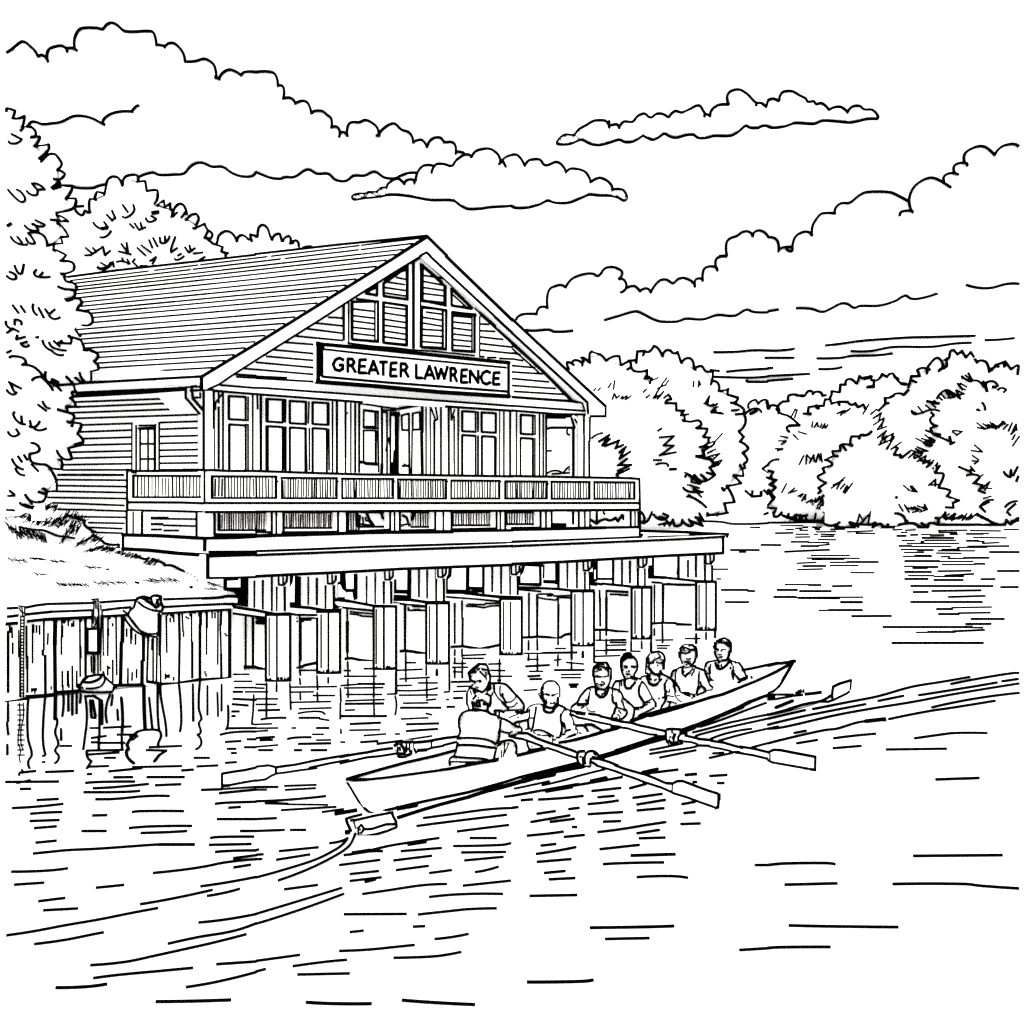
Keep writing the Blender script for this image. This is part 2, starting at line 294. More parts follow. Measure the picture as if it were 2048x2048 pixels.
WL += S('21', '0,1300 75,1302; 0,1328 60,1330; 0,1357 90,1357; 0,1410 165,1410; 0,1452 155,1452; @13 15,1497 180,1493; @13 40,1565 110,1555 225,1553; 0,1603 120,1598; 0,1632 165,1630; 0,1655 90,1650; @13 0,1705 140,1697; @13 30,1722 125,1720; 0,1772 165,1758; @13 20,1797 125,1797; @13 240,1712 300,1702 415,1700; 425,1678 510,1678; 265,1322 610,1317; 265,1360 435,1357; 430,1385 595,1385; 265,1437 565,1430; 325,1485 570,1478; 320,1520 400,1507 490,1507 520,1525; @13 325,1553 480,1553; 480,1560 550,1572; @13 455,1630 550,1630; @14 320,1750 565,1745; 455,1722 565,1720; @14 290,1797 345,1797; @14 415,1797 535,1797; 335,1195 460,1195; 270,1630 300,1630; 640,1310 770,1300; @13 770,1297 970,1297; 665,1240 910,1240; 665,1197 715,1197; 815,1182 890,1182; 665,1328 960,1325; 680,1377 950,1377; 675,1425 970,1415; @13 672,1448 965,1445; 672,1497 745,1493; @14 640,1540 985,1540; @14 710,1600 940,1590; 705,1647 935,1643; 815,1687 980,1675; @13 790,1737 920,1728; @13 915,1750 1100,1725; 1100,1725 1325,1690; 640,1735 670,1738; 1065,1195 1255,1187; 1130,1137 1205,1137; 1085,1260 1310,1248; 1065,1310 1175,1308; 1225,1290 1370,1290; 1065,1347 1265,1345 1370,1328; 1080,1383 1370,1380; 990,1375 1065,1372; 1110,1443 1300,1440; @13 1090,1477 1395,1477; 1285,1420 1355,1413; 1095,1562 1300,1553; 1285,1520 1325,1530; @13 1135,1602 1380,1595; @13 1135,1653 1370,1637; 1050,1675 1085,1675; @13 1440,1470 1500,1470; 1435,1415 1455,1415; @13 1490,1405 1560,1403; @13 1475,1282 1625,1280; 1515,1317 1630,1315; 1490,1355 1585,1352; 1420,1360 1460,1355; 1560,1083 1735,1075; 1555,1105 1720,1105; 1490,1143 1585,1143; 1480,1172 1600,1172; 1490,1205 1550,1208; 1755,1148 1850,1145; 1770,1195 1880,1197; 1780,1240 1932,1240; 1820,1270 1850,1270', 9)
WL += S('21', '80,1290 78,1540; 255,1290 262,1490; 330,1190 335,1230; 330,1255 335,1300; 334,1370 335,1415; 460,1235 465,1340; 462,1360 465,1420; 637,1330 640,1430; 637,1440 635,1560; 640,1640 642,1670; 692,1130 695,1240; 693,1260 693,1310; 694,1340 695,1400; 890,1190 888,1400; 888,1420 893,1545; @13 1057,1200 1057,1370; 1050,1390 1060,1450 1050,1530; 1130,1060 1130,1200; 1130,1210 1132,1280; 1285,1160 1285,1230; 1288,1260 1290,1400; @14 1365,1190 1365,1230; 1458,1150 1460,1340; 1500,1040 1500,1080; 1500,1100 1500,1130; 1500,1180 1500,1250; 1555,1035 1555,1090; 1557,1120 1557,1250; 1838,1110 1838,1280; 545,1250 545,1290; 155,1290 155,1355', 8)
WL += S('22', '90,1067 230,1067; @13 230,1063 490,1060; 115,1112 200,1112; @13 105,1165 280,1155; 130,1203 235,1203; @13 120,1240 210,1235; @13 135,1262 225,1260; 90,1347 190,1340; @13 320,1193 545,1192; 325,1030 405,1030; 410,1135 540,1147; 320,1118 370,1112; 370,1227 520,1225; 370,1250 520,1250; @13 430,1302 500,1300; @13 440,1320 490,1320; 635,968 740,968; @13 740,966 860,965; 740,985 865,985; 720,1007 860,1003; 635,1045 720,1045; @13 720,1042 860,1040; 625,1090 815,1083; 1085,967 1215,965; 1095,1008 1190,1008; 1095,1028 1170,1028; 1305,955 1420,955; 900,1050 970,1052; 125,970 125,1040; 125,1080 125,1120; 190,960 192,1040; 192,1080 192,1200; 348,960 348,1000; 348,1080 345,1160; @12 450,1020 450,1110; 448,1130 450,1185; @14 535,1055 535,1095; @10 620,1020 620,1120; 665,900 665,960; 712,900 712,930; 712,960 712,1070; 900,970 900,1050; 978,975 980,1030; @12 1050,970 1050,1060; 1075,880 1075,930; 1135,850 1137,985; @12 1390,920 1390,990; 1465,910 1465,960; @11 1533,890 1533,945; @13 1650,287 1865,287; 1715,303 1765,303; @13 1880,248 1932,248; 1515,432 1630,432; 1545,505 1575,505; @13 1580,588 1780,588; @13 1780,595 1830,597; @13 1610,680 1785,680; 1800,117 1870,117', 8)
WL += S('C', '700,1475 950,1400 1200,1310 1400,1230 1750,1100; 650,1545 870,1490 1190,1400 1330,1370 1600,1310 1932,1250; 690,1600 740,1580 1050,1500 1400,1420 1700,1355 1932,1305; 920,1640 1190,1550 1530,1490; 1040,1670 1290,1600 1450,1560 1932,1455; 1540,1770 1750,1715 1932,1670; 0,1810 240,1765 490,1710; 0,1870 240,1830 620,1775 740,1740; 150,1925 320,1890 690,1815; 950,1862 1110,1850; 900,1930 1080,1890 1240,1855; 1790,1425 1932,1385', 24)
WL += S('23', '100,105 260,102; 135,132 195,132; 210,125 255,122; 265,117 300,117; 335,117 400,117; 240,138 300,138; 355,132 390,132; 475,132 575,130; @11 60,160 185,157; 365,150 510,148; 210,168 305,168; 350,170 375,170; 400,168 505,170; 210,190 315,188; 400,185 495,185; 380,207 510,210; @11 175,225 305,225; 305,230 460,230; @13 0,248 95,250; @13 250,257 380,257; 380,253 460,245; @12 130,300 270,293 460,285; 600,150 790,142; 665,162 805,162; 325,328 615,328; 295,348 690,350; @12 335,357 570,355; 220,387 360,380; @13 265,408 435,407; 225,435 410,430; 470,380 600,380; @13 600,377 830,377; 470,404 680,404; 625,457 800,458; 130,547 310,548; @13 310,551 398,551; @13 490,560 630,557; @14 70,588 220,588; @14 240,597 475,597; @14 45,641 210,641; 210,645 715,643; @11 230,650 540,652; @15 550,680 710,680; 385,743 460,742; @14 460,740 710,740; @14 635,786 928,784', 8)
WL += S('23', '945,135 1010,132; 1040,138 1110,135; 1005,155 1050,155; @14 975,180 1040,180; @12 1080,173 1125,172; 1160,170 1230,170; @12 1230,175 1325,174; 1375,170 1430,170; 1285,140 1500,138; 1290,155 1425,155; 1525,140 1755,143; @12 1500,165 1620,165; 1620,162 1665,162; @14 1165,195 1400,195; 1185,215 1415,215; 1010,215 1105,215; 1155,222 1175,222; 1050,237 1440,237; 1550,192 1800,195; @13 1500,217 1585,217; 1585,222 1630,222; 1620,237 1740,230; @12 990,256 1080,256; 1080,260 1380,260; 1430,267 1650,267; @11 1510,260 1815,257; 1785,132 1890,132; 1005,283 1130,283; @13 1130,287 1245,287; 1285,292 1560,293; @12 1315,284 1440,283; 1030,305 1175,305; 1270,310 1460,313; @14 1675,302 1892,302; 1020,335 1235,335; @10 1110,328 1230,329; 1310,338 1370,335; 1360,351 1480,350; @13 1480,346 1665,345; @14 1035,370 1290,370; 1290,373 1545,373; 1315,397 1560,397; @12 1560,391 1635,391; 1030,410 1100,410; @14 1095,415 1280,415; 1095,425 1200,425; @14 1035,452 1230,452; @11 1285,447 1530,443; 1060,480 1250,480; 1255,487 1475,487; @11 1340,480 1550,467; @14 1035,505 1205,505; @14 1255,513 1470,513; @13 1610,507 1710,506; @14 1735,445 1892,445; @14 1080,558 1695,559; @14 1760,567 1885,566; @14 1100,604 1205,603; @13 1240,596 1605,591; @12 1365,641 1635,633; @14 1080,679 1615,679; @14 1275,732 1390,732; 1390,722 1685,717; @14 1290,770 1440,770; @10 1440,763 1675,759; @14 1535,807 1780,807; @14 1495,845 1680,844; @14 870,868 1540,868; 1540,872 1620,872; 1120,909 1210,908; @13 1210,905 1410,905; @12 1400,900 1630,890; @15 938,988 1622,988', 8)
WL += S('23', '0,1530 220,1480 440,1412; 0,1560 280,1495; 0,1605 250,1545 500,1495 735,1450; 340,1487 600,1435 830,1390 1080,1320 1320,1280 1520,1245; 1385,1297 1600,1255 1850,1215 1892,1215; 0,1635 130,1620 500,1535 800,1480 1080,1435 1400,1375 1890,1295; 1140,1382 1500,1325 1725,1287; 1770,1277 1885,1260; 835,1425 1020,1387; 1240,1473 1550,1410 1892,1365; 915,1562 1200,1505 1400,1475 1710,1425; 0,1745 180,1700 430,1645 520,1635 690,1585 890,1572; @26 740,1578 880,1562; 200,1667 285,1650; 220,1745 370,1720; 500,1707 630,1690 810,1673; 495,1782 700,1765; 1110,1707 1300,1680 1400,1668 1652,1668; 895,1792 1345,1786; @20 60,1475 185,1425', 14)
WL += S('30', '@8 165,10 170,30 145,38 145,55; 150,35 270,22; 345,30 555,22; 660,45 690,45; 820,25 1000,8 1070,0; 1370,18 1460,12; 860,70 1000,68; 1110,68 1390,68; 45,105 440,102; @10 130,115 225,90; 155,158 230,157; 645,112 750,105 1015,102; 705,152 850,145 1120,120; 1172,130 1365,122; 635,182 930,180 1055,172; 725,235 880,232 1100,212 1275,211; 280,242 440,233; 95,302 290,290 475,270; 230,345 365,335 465,332; 228,400 445,392; 260,453 425,440; 700,358 805,355; 1000,332 1060,325 1385,325; 975,453 1150,440 1445,437; 1065,490 1280,483 1410,475; 620,475 800,475; 270,563 425,548; 250,645 400,630 500,620 750,608 1000,590 1200,577 1465,577; @18 1200,577 1465,577; 90,782 340,775 510,757; 110,880 330,865; 725,903 935,882; 290,1005 490,980; 330,1073 585,1060; 50,1262 250,1232 500,1185 750,1142 1000,1092 1190,1057; 260,1328 500,1295 700,1255 780,1240; 1060,1027 1300,985 1600,920; 1155,792 1400,765 1550,742 1700,712 1932,688; 1625,270 1700,262 1932,255; 1725,300 1815,293; 1640,385 1932,385; 1815,475 1932,475; 1590,527 1650,520 1915,518; 1580,580 1895,573; 1625,633 1740,625 1932,622; 1762,680 1932,658; 1765,750 1890,730; 1515,892 1700,865 1932,822; 1565,965 1700,940 1805,912; 1500,1165 1700,1143 1932,1102; 1270,1325 1500,1275 1750,1232 1932,1172; 685,1487 950,1462 1150,1420 1400,1365 1600,1320 1855,1255; 705,1585 900,1560 1200,1532 1455,1508; @18 425,1657 650,1650 805,1630; 1635,1480 1932,1460; 1405,1653 1650,1610 1932,1540; @18 1180,1762 1400,1760 1740,1750; 1520,165 1670,160; @10 1670,160 1930,142; 1655,190 1932,163', 15)
WL += S('31', '0,143 165,143; @9 0,165 80,165; @11 215,135 455,127; @11 220,165 450,152; 0,250 230,240 525,212; 70,265 240,270; @9 240,274 540,277; @12 190,318 400,305 605,293; @12 500,332 660,310; @24 600,345 755,318; 0,385 155,378; 0,475 215,467; 260,467 375,467; 0,618 20,615; 0,655 55,650; 0,687 45,687; 555,567 640,552 690,530; 175,627 470,598; 155,692 405,652; 0,825 200,770 450,690 600,615 660,570 690,530; 170,847 400,760 600,660 700,590 740,520 745,500; 215,915 465,882; 0,1100 300,1010 645,905; 0,1175 300,1080 660,950; 665,657 800,635 1000,588 1200,555 1380,528; 700,655 850,630 955,628; @26 730,642 860,622; @22 1150,575 1280,555; 1095,627 1400,603; 630,732 935,693; 1040,697 1325,662; 1060,770 1300,738; 1310,792 1475,770; 710,800 925,777; 710,852 945,825; 825,860 900,842; 805,950 1000,922 1250,885 1440,875; 1310,973 1550,952 1862,950; 1265,377 1500,345 1750,312 1932,302; 1215,437 1500,400 1890,353; 1520,478 1700,455 1905,430; 1615,528 1815,528; 1490,588 1850,580 1920,567; 1550,637 1885,633; 1575,697 1865,670; 1655,785 1740,770 1825,745; 1565,887 1750,868 1920,850; 1875,217 1932,210; 665,1103 1135,1101; 1225,1105 1500,1075 1600,1065 1815,1058; 710,1238 810,1227; 1185,1197 1275,1193; 1350,1290 1480,1275 1600,1252; 630,1380 850,1370 1050,1350 1195,1335; 1040,1432 1280,1425 1400,1415 1545,1388; 0,1455 330,1410; 280,1495 500,1465 685,1447; 0,1535 70,1517; 315,1558 705,1550; @18 380,1768 600,1778 870,1778; @18 1105,1752 1350,1770 1650,1785', 14)
WL += S('32', '@11 20,155 150,128 280,100; 0,210 250,165 500,120; @11 230,130 400,90 500,60 700,10; @26 260,172 450,140; 350,150 600,110 830,68; @28 600,100 710,75; 70,243 155,237; 200,238 400,225 535,210; 605,173 820,150; 650,220 770,210; 575,272 700,260 800,245; 575,348 835,332; 690,405 820,400; 650,483 850,457 1000,432 1160,408; 890,152 1010,120; 915,225 1130,195; 945,275 1155,240; 945,320 1145,303; 945,492 1110,467; 960,530 1155,525; 430,310 505,300; 190,345 325,325; 145,407 300,380 435,357; 290,407 470,383; 455,445 490,445; 115,510 270,495 385,480; 395,520 545,505; 220,585 330,573; 185,648 350,622 480,597; 190,708 445,687; 245,792 400,777; 280,840 475,830; 665,612 960,580; @18 900,660 1230,650; 690,725 850,717 1145,712; 945,823 1200,815 1325,828; 135,965 490,958; @17 590,1205 1040,1198 1220,1192; 705,1290 1035,1283; @18 115,1615 520,1610 610,1600; 1285,272 1380,255; 1300,340 1380,332; 1275,423 1420,418; @18 1310,52 1390,45; 1365,105 1395,105; 1495,60 1620,52; 1550,113 1600,113; 1835,732 1932,732; 1720,1373 1932,1360; 985,30 1100,5; 1020,40 1250,12; 0,300 45,295', 15)
WL += S('33', '1270,86 1590,75; 0,732 130,720 440,717 505,725; 130,880 520,870; 1100,663 1765,657; 945,875 1490,875 1600,888 1890,908; 160,1188 500,1195 980,1200; 0,1358 100,1352 468,1350', 16)
riv = MB(WATER)
riv.add([(-900, -30, 0), (900, -30, 0), (900, 3500, 0), (-900, 3500, 0)], [[0, 1, 2, 3]])
for w, pts in WL:
    Ym = H0 * F / (max(1012, sum(p[1] for p in pts) / len(pts)) - HY)
    riv.ink([(w, pts)], level((w + 2) * Ym / F * .46))
struct('river', riv)
# ------------------------------------------------------------------ trees, shrubs and banks
def crown_tree(name, crown, strokes, Y, label, cat='tree', T=1.6, R=40, group=None, trunk=True, step=None):
    m = MB(LEAF).puff(crown, Y, T, R, step=step); m.ink(strokes, m.on(.02 if Y > 40 else .009))
    xs = [p[0] for p in crown]; ys = [p[1] for p in crown]
    if trunk:
        px = (min(xs) + max(xs)) / 2; zb, zt = (flat(Y)(px, max(ys) + 4).z, flat(Y)(px, (min(ys) + max(ys)) / 2).z); X = flat(Y)(px, 0).x
        r = (max(xs) - min(xs)) * Y / F * .045; t = MB(WOOD); rows = []
        for q in range(5):
            f = q / 4; rr = r * (1.25 - .8 * f)
            rows.append([Vector((X + math.cos(a * math.pi / 4) * rr, Y + math.sin(a * math.pi / 4) * rr, zb + (zt - zb) * f)) for a in range(9)])
        t.loft(rows)
        for sgn in (-1, 1):
            b = Vector((X, Y, zb + (zt - zb) * .7)); e = b + Vector((sgn * r * 5, 0, r * 6)); q = [Vector((r * .35, 0, 0)), Vector((0, r * .35, 0)), Vector((-r * .35, 0, 0)), Vector((0, -r * .35, 0)), Vector((r * .35, 0, 0))]
            t.loft([[b + k for k in q], [e + k * .3 for k in q]])
        Thing(name, label, cat, group).part('crown', m).part('trunk', t).done()
    else: single(name, m, label, cat, group)
# big tree on the left
L = S('00', '48,840 48,820 65,820 115,835 95,895 135,895 185,875 180,920 165,955; 155,990 175,965; 215,955 265,985 262,1035 235,1038; 240,1030 300,1030 295,1060 260,1105 330,1100 368,1090 370,1120 350,1150 295,1195; 310,1218 350,1180 380,1162 415,1165 445,1195 465,1240 430,1280 485,1305 485,1325 460,1350 405,1350; 390,1415 450,1370 455,1410 400,1425 440,1385; 545,1420 530,1460 495,1502 570,1500 575,1530 560,1560 530,1585 430,1605 425,1625 480,1645 515,1672 450,1665 385,1658; 430,1680 480,1725 515,1785 455,1790 470,1835 410,1840 355,1855; 410,1830 400,1885 440,1895 500,1928')
L += S('10', '490,5 455,38 540,45 560,70 555,105 515,125 460,137; 490,150 495,190 540,200 575,225 570,265 545,255; 435,228 490,250 560,262 565,300 530,325 490,328; @22 500,332 540,325; 520,340 550,322 600,325 620,355 575,405 640,415 680,430 700,480 685,515 625,520; 565,550 590,590 610,605; 515,605 600,630; 610,640 630,680 635,715 690,712 740,745 730,780 705,798 740,825 742,855 685,870 685,940 640,948 600,880; 690,945 560,968; 555,970 560,1000 572,1022 540,1030 560,1060 530,1072 560,1100 570,1138; 595,1140 500,1133 510,1165; 435,1158 490,1175 550,1195 560,1215 540,1250 505,1250; 540,1290 550,1255 610,1265 610,1300 580,1340 625,1385 625,1410 560,1420; 620,1425 515,1450 545,1530 480,1530 430,1470; 440,1535 465,1550 465,1605; 235,1410 280,1425 298,1460 280,1480 225,1490 235,1550 290,1570 345,1575 390,1600 465,1608; 370,1600 410,1655 425,1700 425,1770 370,1775 345,1785; 320,1755 350,1775 340,1830 300,1870 240,1900; 70,765 100,755 175,770 195,805 165,822 245,832 310,885 312,910 260,920 240,940; 320,920 370,970 400,1015; 345,870 350,940 400,960 465,1020; @26 390,930 440,955; 400,975 560,968; 500,910 545,955; 565,915 610,950; 290,1780 350,1800; 190,1800 240,1850 330,1850')
L += S('00', '85,1010 165,1050 125,1080 75,1080 65,1065; 60,1430 130,1505 170,1525 190,1505 165,1455 125,1430; 200,1440 240,1470 280,1470 285,1430 340,1430 290,1390 240,1385 280,1430; @18 55,1705 85,1685; 185,1700 230,1735 290,1740 255,1690 240,1695; 265,1660 340,1695 320,1710 270,1700; 80,1785 130,1835 205,1845; 130,1785 165,1830; 195,1795 225,1835 265,1835 240,1790 210,1760 320,1770 355,1850', 12)
L += S('10', '50,150 90,175 120,170 115,140 70,120; 110,70 140,130 165,130 180,60; 275,100 255,125 280,155 380,155; 300,150 325,120; 95,370 140,430; 155,375 190,425; 250,360 250,410 280,445; 290,390 330,465; 340,400 370,440 415,400; 370,450 410,475 455,460; 45,490 50,525 95,550 50,580; 110,520 110,480 155,490 160,520; 95,545 140,570; 130,595 120,630 190,608; 155,655 185,685 220,670; 205,645 160,660; 270,615 290,610; 320,635 340,680 380,710; 370,650 400,690 500,712; 405,640 450,680; 390,715 435,745 480,745; 470,635 440,655 535,660 535,610 515,600; 50,730 85,712; 65,950 160,1000; 50,1010 95,1045 125,1025; 75,960 105,1020; 285,1120 350,1170; 320,1095 350,1140 380,1150; 110,1175 100,1200 140,1255 190,1270; 160,1205 165,1260; 220,1285 260,1290 300,1245; 225,1240 235,1285; 260,1305 300,1315 350,1300; 60,1325 95,1360 145,1340 120,1305; 90,1530 120,1580 175,1610; 115,1600 140,1640 185,1655; 135,1510 165,1555; 180,1500 205,1540; 235,1570 290,1625; 60,1810 110,1810; 70,1770 110,1800; 190,1800 240,1870; 150,1865 220,1900 250,1890; @22 180,1880 240,1900; 50,1915 110,1920', 13)
out = PP(('00', '-160,800 65,820 110,840 180,880 170,955 262,990 295,1040 265,1100 365,1095 330,1170 415,1165 465,1240 440,1285 485,1315 440,1360 460,1405 545,1425 500,1500 570,1505 555,1565 430,1610 515,1672 450,1690 515,1785 460,1790 470,1838 405,1840 410,1885 495,1928'), ('10', '460,38 558,70 555,105 490,150 575,225 560,300 520,335 610,335 575,405 690,440 685,515 570,550 610,630 635,712 740,745 710,798 740,855 685,870 685,945 555,970 570,1020 560,1100 510,1150 560,1215 540,1260 610,1270 585,1340 625,1395 515,1450 540,1530 440,1535 465,1605 380,1602 425,1700 425,1770 350,1780 340,1830 290,1880 150,1960 -160,1980'))
crown_tree('large_tree', out, L, 18.2, 'tall leafy tree at the left edge, partly covering the boathouse roof', T=.55, R=45)
# tree and bush behind the roof
T2 = S('00', '805,1390 820,1350 855,1332 895,1345 925,1405; 930,1400 940,1340 985,1320 1030,1322 1045,1340 1035,1375 1095,1368 1108,1448 1150,1435 1185,1438 1190,1490 1165,1535; 1185,1555 1235,1515 1240,1570 1285,1535 1290,1580 1310,1585; 1295,1640 1325,1560 1360,1538 1390,1555 1410,1620; 1370,1640 1400,1600; 1405,1665 1440,1625 1480,1615 1500,1650 1475,1700; 1455,1725 1490,1715 1545,1690 1565,1735 1600,1760 1590,1800 1545,1795 1570,1740; 1560,1800 1610,1840 1635,1850 1680,1865 1670,1900 1720,1910; 805,1390 790,1475; 790,1460 735,1450 715,1490 725,1515; 725,1505 680,1505 672,1545 680,1610 640,1590 620,1630 580,1600 560,1560; 630,1555 570,1560; 1295,1640 1340,1605; 1715,1910 1700,1932', 15)
T2 += S('00', '705,1680 760,1725 815,1715 785,1675; @22 770,1725 805,1720; 845,1590 870,1645 840,1665; 805,1620 850,1665; 925,1545 965,1600; 1005,1545 1010,1595 960,1640 925,1635; @30 1155,1605 1190,1600; 1100,1645 1130,1675 1180,1650 1140,1630; 980,1690 1010,1720; 1015,1685 1050,1735 1100,1715; 1060,1680 1070,1715; 755,1790 800,1785 840,1740; 1035,1870 1100,1928; 1065,1850 1140,1905; 1125,1810 1150,1870; 1155,1795 1190,1860; 1205,1790 1210,1830 1250,1830 1280,1780; 1245,1780 1245,1820; 1325,1785 1290,1880 1290,1905 1340,1870; 1395,1865 1425,1905 1475,1870; 1430,1850 1440,1900; 645,1870 700,1915 780,1860; 700,1870 730,1900; 780,1870 790,1928 835,1890; 915,1840 965,1905 955,1830; 895,1897 990,1920; 640,1928 690,1925; 1460,1915 1530,1905; 1340,1930 1370,1915', 12)
T2 += S('10', '@20 735,85 790,95 840,50; 760,50 810,80; 850,40 860,85; 880,45 930,40 970,60; 920,15 935,45; 960,25 980,60; 1020,20 1000,45 1040,80; 1130,40 1180,5 1150,60; 1315,20 1340,30 1390,0; @22 1060,80 1110,80; 1505,30 1550,5', 11)
out = PP(('00', '560,1560 600,1615 680,1600 680,1505 725,1500 735,1450 790,1470 820,1350 860,1332 925,1400 940,1340 1035,1325 1040,1375 1095,1370 1110,1445 1188,1440 1175,1540 1235,1520 1245,1568 1290,1545 1310,1585 1360,1538 1405,1620 1410,1655 1490,1618 1480,1700 1545,1690 1600,1765 1610,1840 1680,1865 1720,1910 1760,2060 500,2200 380,1800 440,1640'))
crown_tree('round_tree', out, T2, 46, 'bushy round tree rising behind the left half of the boathouse roof', T=2.2, R=40)
T3 = S('00', '1590,1850 1635,1840 1650,1780 1700,1745 1750,1760 1790,1828 1800,1785 1830,1775 1880,1815; 1885,1770 1932,1780; 1900,1820 1890,1785') + S('01', '0,1788 15,1790 20,1720 50,1697 85,1720 105,1780 125,1818 140,1775 180,1765 200,1828 215,1800 245,1780 262,1800 260,1840 300,1815 320,1830 322,1862; 255,1840 285,1835; 355,1870 405,1860 430,1868')
out = PP(('00', '1600,1950 1640,1840 1655,1780 1700,1747 1785,1820 1830,1775 1885,1810 1932,1780'), ('01', '15,1790 25,1720 50,1697 85,1720 120,1810 160,1768 200,1820 240,1782 262,1835 300,1815 322,1860 430,1870 480,1990 0,2100 -300,2100'))
crown_tree('low_tree', out, T3, 52, 'low scalloped tree top just showing over the roof ridge', T=1.5, R=25)
# far shore
fb = MB(EARTH).box((-120, 117.4, -1), (150, 200, .06))
fb.ink(S('22', '1450,70 1580,75 1670,90 1932,84', 13) + S('23', '0,80 170,80 350,75 430,85', 13), flat(117.3))
struct('far_bank', fb)
sh = 'trees and shrubs on the far shore'
R2 = S('12', '880,790 940,785 945,720 1000,715 990,750; 940,785 938,805; 1000,715 1030,725 1070,678 1105,700 1137,758 1160,712 1200,715 1215,735 1250,725 1277,808 1320,770 1360,785 1370,852; 1385,862 1380,850 1430,830 1460,868 1515,870; 1495,860 1565,868; 1515,870 1510,940 1500,968; 1510,945 1555,960 1560,1018 1630,1010 1632,1000 1625,1045 1705,1068 1690,1100 1650,1105 1745,1150 1745,1190 1690,1195; 1660,1165 1710,1160; 1755,1200 1760,1270 1710,1325 1750,1365 1720,1400 1780,1440 1780,1460 1740,1485 1775,1530 1770,1555 1750,1565 1760,1600 1735,1600 1720,1575; 1735,1600 1745,1660 1670,1655 1730,1715 1620,1738 1620,1750; 1625,1740 1660,1800 1680,1858 1605,1865 1620,1932; @24 1585,1755 1600,1765') + S('22', '1630,5 1550,20 1490,25 1450,35; 1560,10 1545,28; 1480,15 1440,10', 15)
R2 += zz('12', '1370,965 1440,965', 50, 16, 80, 14) + zz('12', '1490,1070 1465,1110', 40, 20, 70, 11) + zz('12', '1460,1110 1550,1130', 40, 20, 20, 13) + zz('12', '1545,1140 1500,1170 1590,1190', 45, 20, 20, 14) + S('12', '1490,1060 1460,1110 1500,1130 1550,1115; 1545,1140 1500,1175 1595,1190', 13)
out = PP(('12', '870,1000 880,790 945,725 1030,722 1070,678 1135,755 1165,712 1250,728 1277,805 1340,770 1372,850 1430,832 1470,868 1515,872 1505,950 1560,1015 1630,1010 1628,1045 1700,1070 1745,1150 1760,1270 1712,1325 1748,1370 1780,1450 1742,1490 1775,1540 1735,1600 1745,1660 1690,1660 1725,1718 1625,1740 1675,1860 1610,1870 1620,1932'), ('22', '1630,8 1450,40 1440,90 800,90 800,-300'))
crown_tree('shore_tree', out, R2, 121.2, 'tall rounded tree right of the deck, behind a nearer crown', T=3.4, R=40, group=sh)
R1 = S('12', '430,850 415,820 415,800 445,805 465,820; 455,795 485,785 530,808 530,825; 518,770 540,768 580,800; 535,770 540,800; 590,805 585,740 600,720 630,735 670,745 710,790 760,760 810,755 822,825 880,792; 870,855 900,825 885,795; 900,825 925,868 1020,860 1020,905; @20 1010,910 1035,915; 1000,925 1055,922 1040,960; 1190,1055 1203,1080 1165,1092 1160,1110 1240,1110 1240,1165 1300,1165 1275,1200 1335,1195; 1300,1200 1305,1240 1285,1240 1350,1250 1410,1240 1430,1275 1390,1298 1475,1302 1470,1330 1440,1365 1500,1370; 1480,1370 1475,1415 1415,1440 1480,1440; @20 1440,1460 1450,1510 1390,1510 1500,1535; 1500,1540 1545,1580 1490,1595 1535,1650 1470,1695 1410,1700 1320,1640 1305,1670; 1290,1745 1330,1775 1440,1780; 1320,1815 1380,1830 1465,1895; 1375,1650 1420,1700; 1425,1650 1470,1690; 1470,1635 1530,1655', 14)
R1 += zz('12', '1060,930 1130,940 1180,950 1110,1000 1150,1030 1100,1065', 65, 16, 45, 10) + zz('12', '1000,1000 1010,1060 1100,1055 1190,1055', 35, 20, 40, 12) + zz('12', '610,1010 700,1000', 35, 18, 60, 12) + zz('12', '710,980 800,970', 50, 20, 70, 11) + zz('12', '760,1060 900,1070', 40, 16, 50, 12)
R1 += S('12', '1100,1320 1130,1300; 1110,1370 1225,1358 1140,1430 1225,1430 1110,1505 1240,1480; 1065,1540 1130,1540; 1085,1575 1165,1565 1180,1590; @20 1190,1610 1240,1607', 13)
R1 += zz('12', '1560,1370 1480,1420 1520,1500 1560,1540 1510,1600', 80, 15, 30, 10) + zz('12', '1320,1640 1420,1690 1360,1730 1410,1780 1350,1830', 75, 15, -25, 11)
R1 += S('22', '975,0 1000,50 980,80 1020,70 1045,30 1055,0; 965,80 1000,85; 1070,20 1130,60 1180,30 1140,10; @20 1110,40 1160,50; 1110,95 1180,80 1190,102 1215,58 1225,105 1270,100 1285,60 1330,105 1365,100 1335,58; 1340,65 1440,105 1400,45; 1385,40 1450,70 1415,10; 1150,100 1170,70', 14)
R1 += S('12', '418,1310 420,1345 450,1355 460,1400; 440,1320 460,1340; 265,1470 300,1470; 265,1640 300,1622 345,1620 385,1640 405,1612 430,1590 455,1588; 385,1640 455,1635; 300,1645 370,1642; 430,1610 455,1612', 11) + S('22', '590,60 640,90 640,0; 585,55 610,65; @16 640,85 700,55 740,65 780,45 800,70 830,25 870,45; 830,20 840,55; 590,100 600,110; 690,5 700,15', 11)
out = PP(('12', '0,1200 300,900 415,810 500,785 585,760 600,722 670,747 710,788 810,757 825,823 880,795 925,865 1018,862 1050,960 1190,1055 1240,1110 1300,1165 1305,1238 1410,1242 1475,1302 1445,1365 1500,1400 1545,1580 1535,1650 1470,1700 1440,1780 1465,1895'), ('22', '1460,60 1440,100 -200,110 -200,-200'))
crown_tree('shore_tree', out, R1, 113.3, 'broad tree immediately right of the boathouse, in front of the tall rounded one', T=3.2, R=40, group=sh)
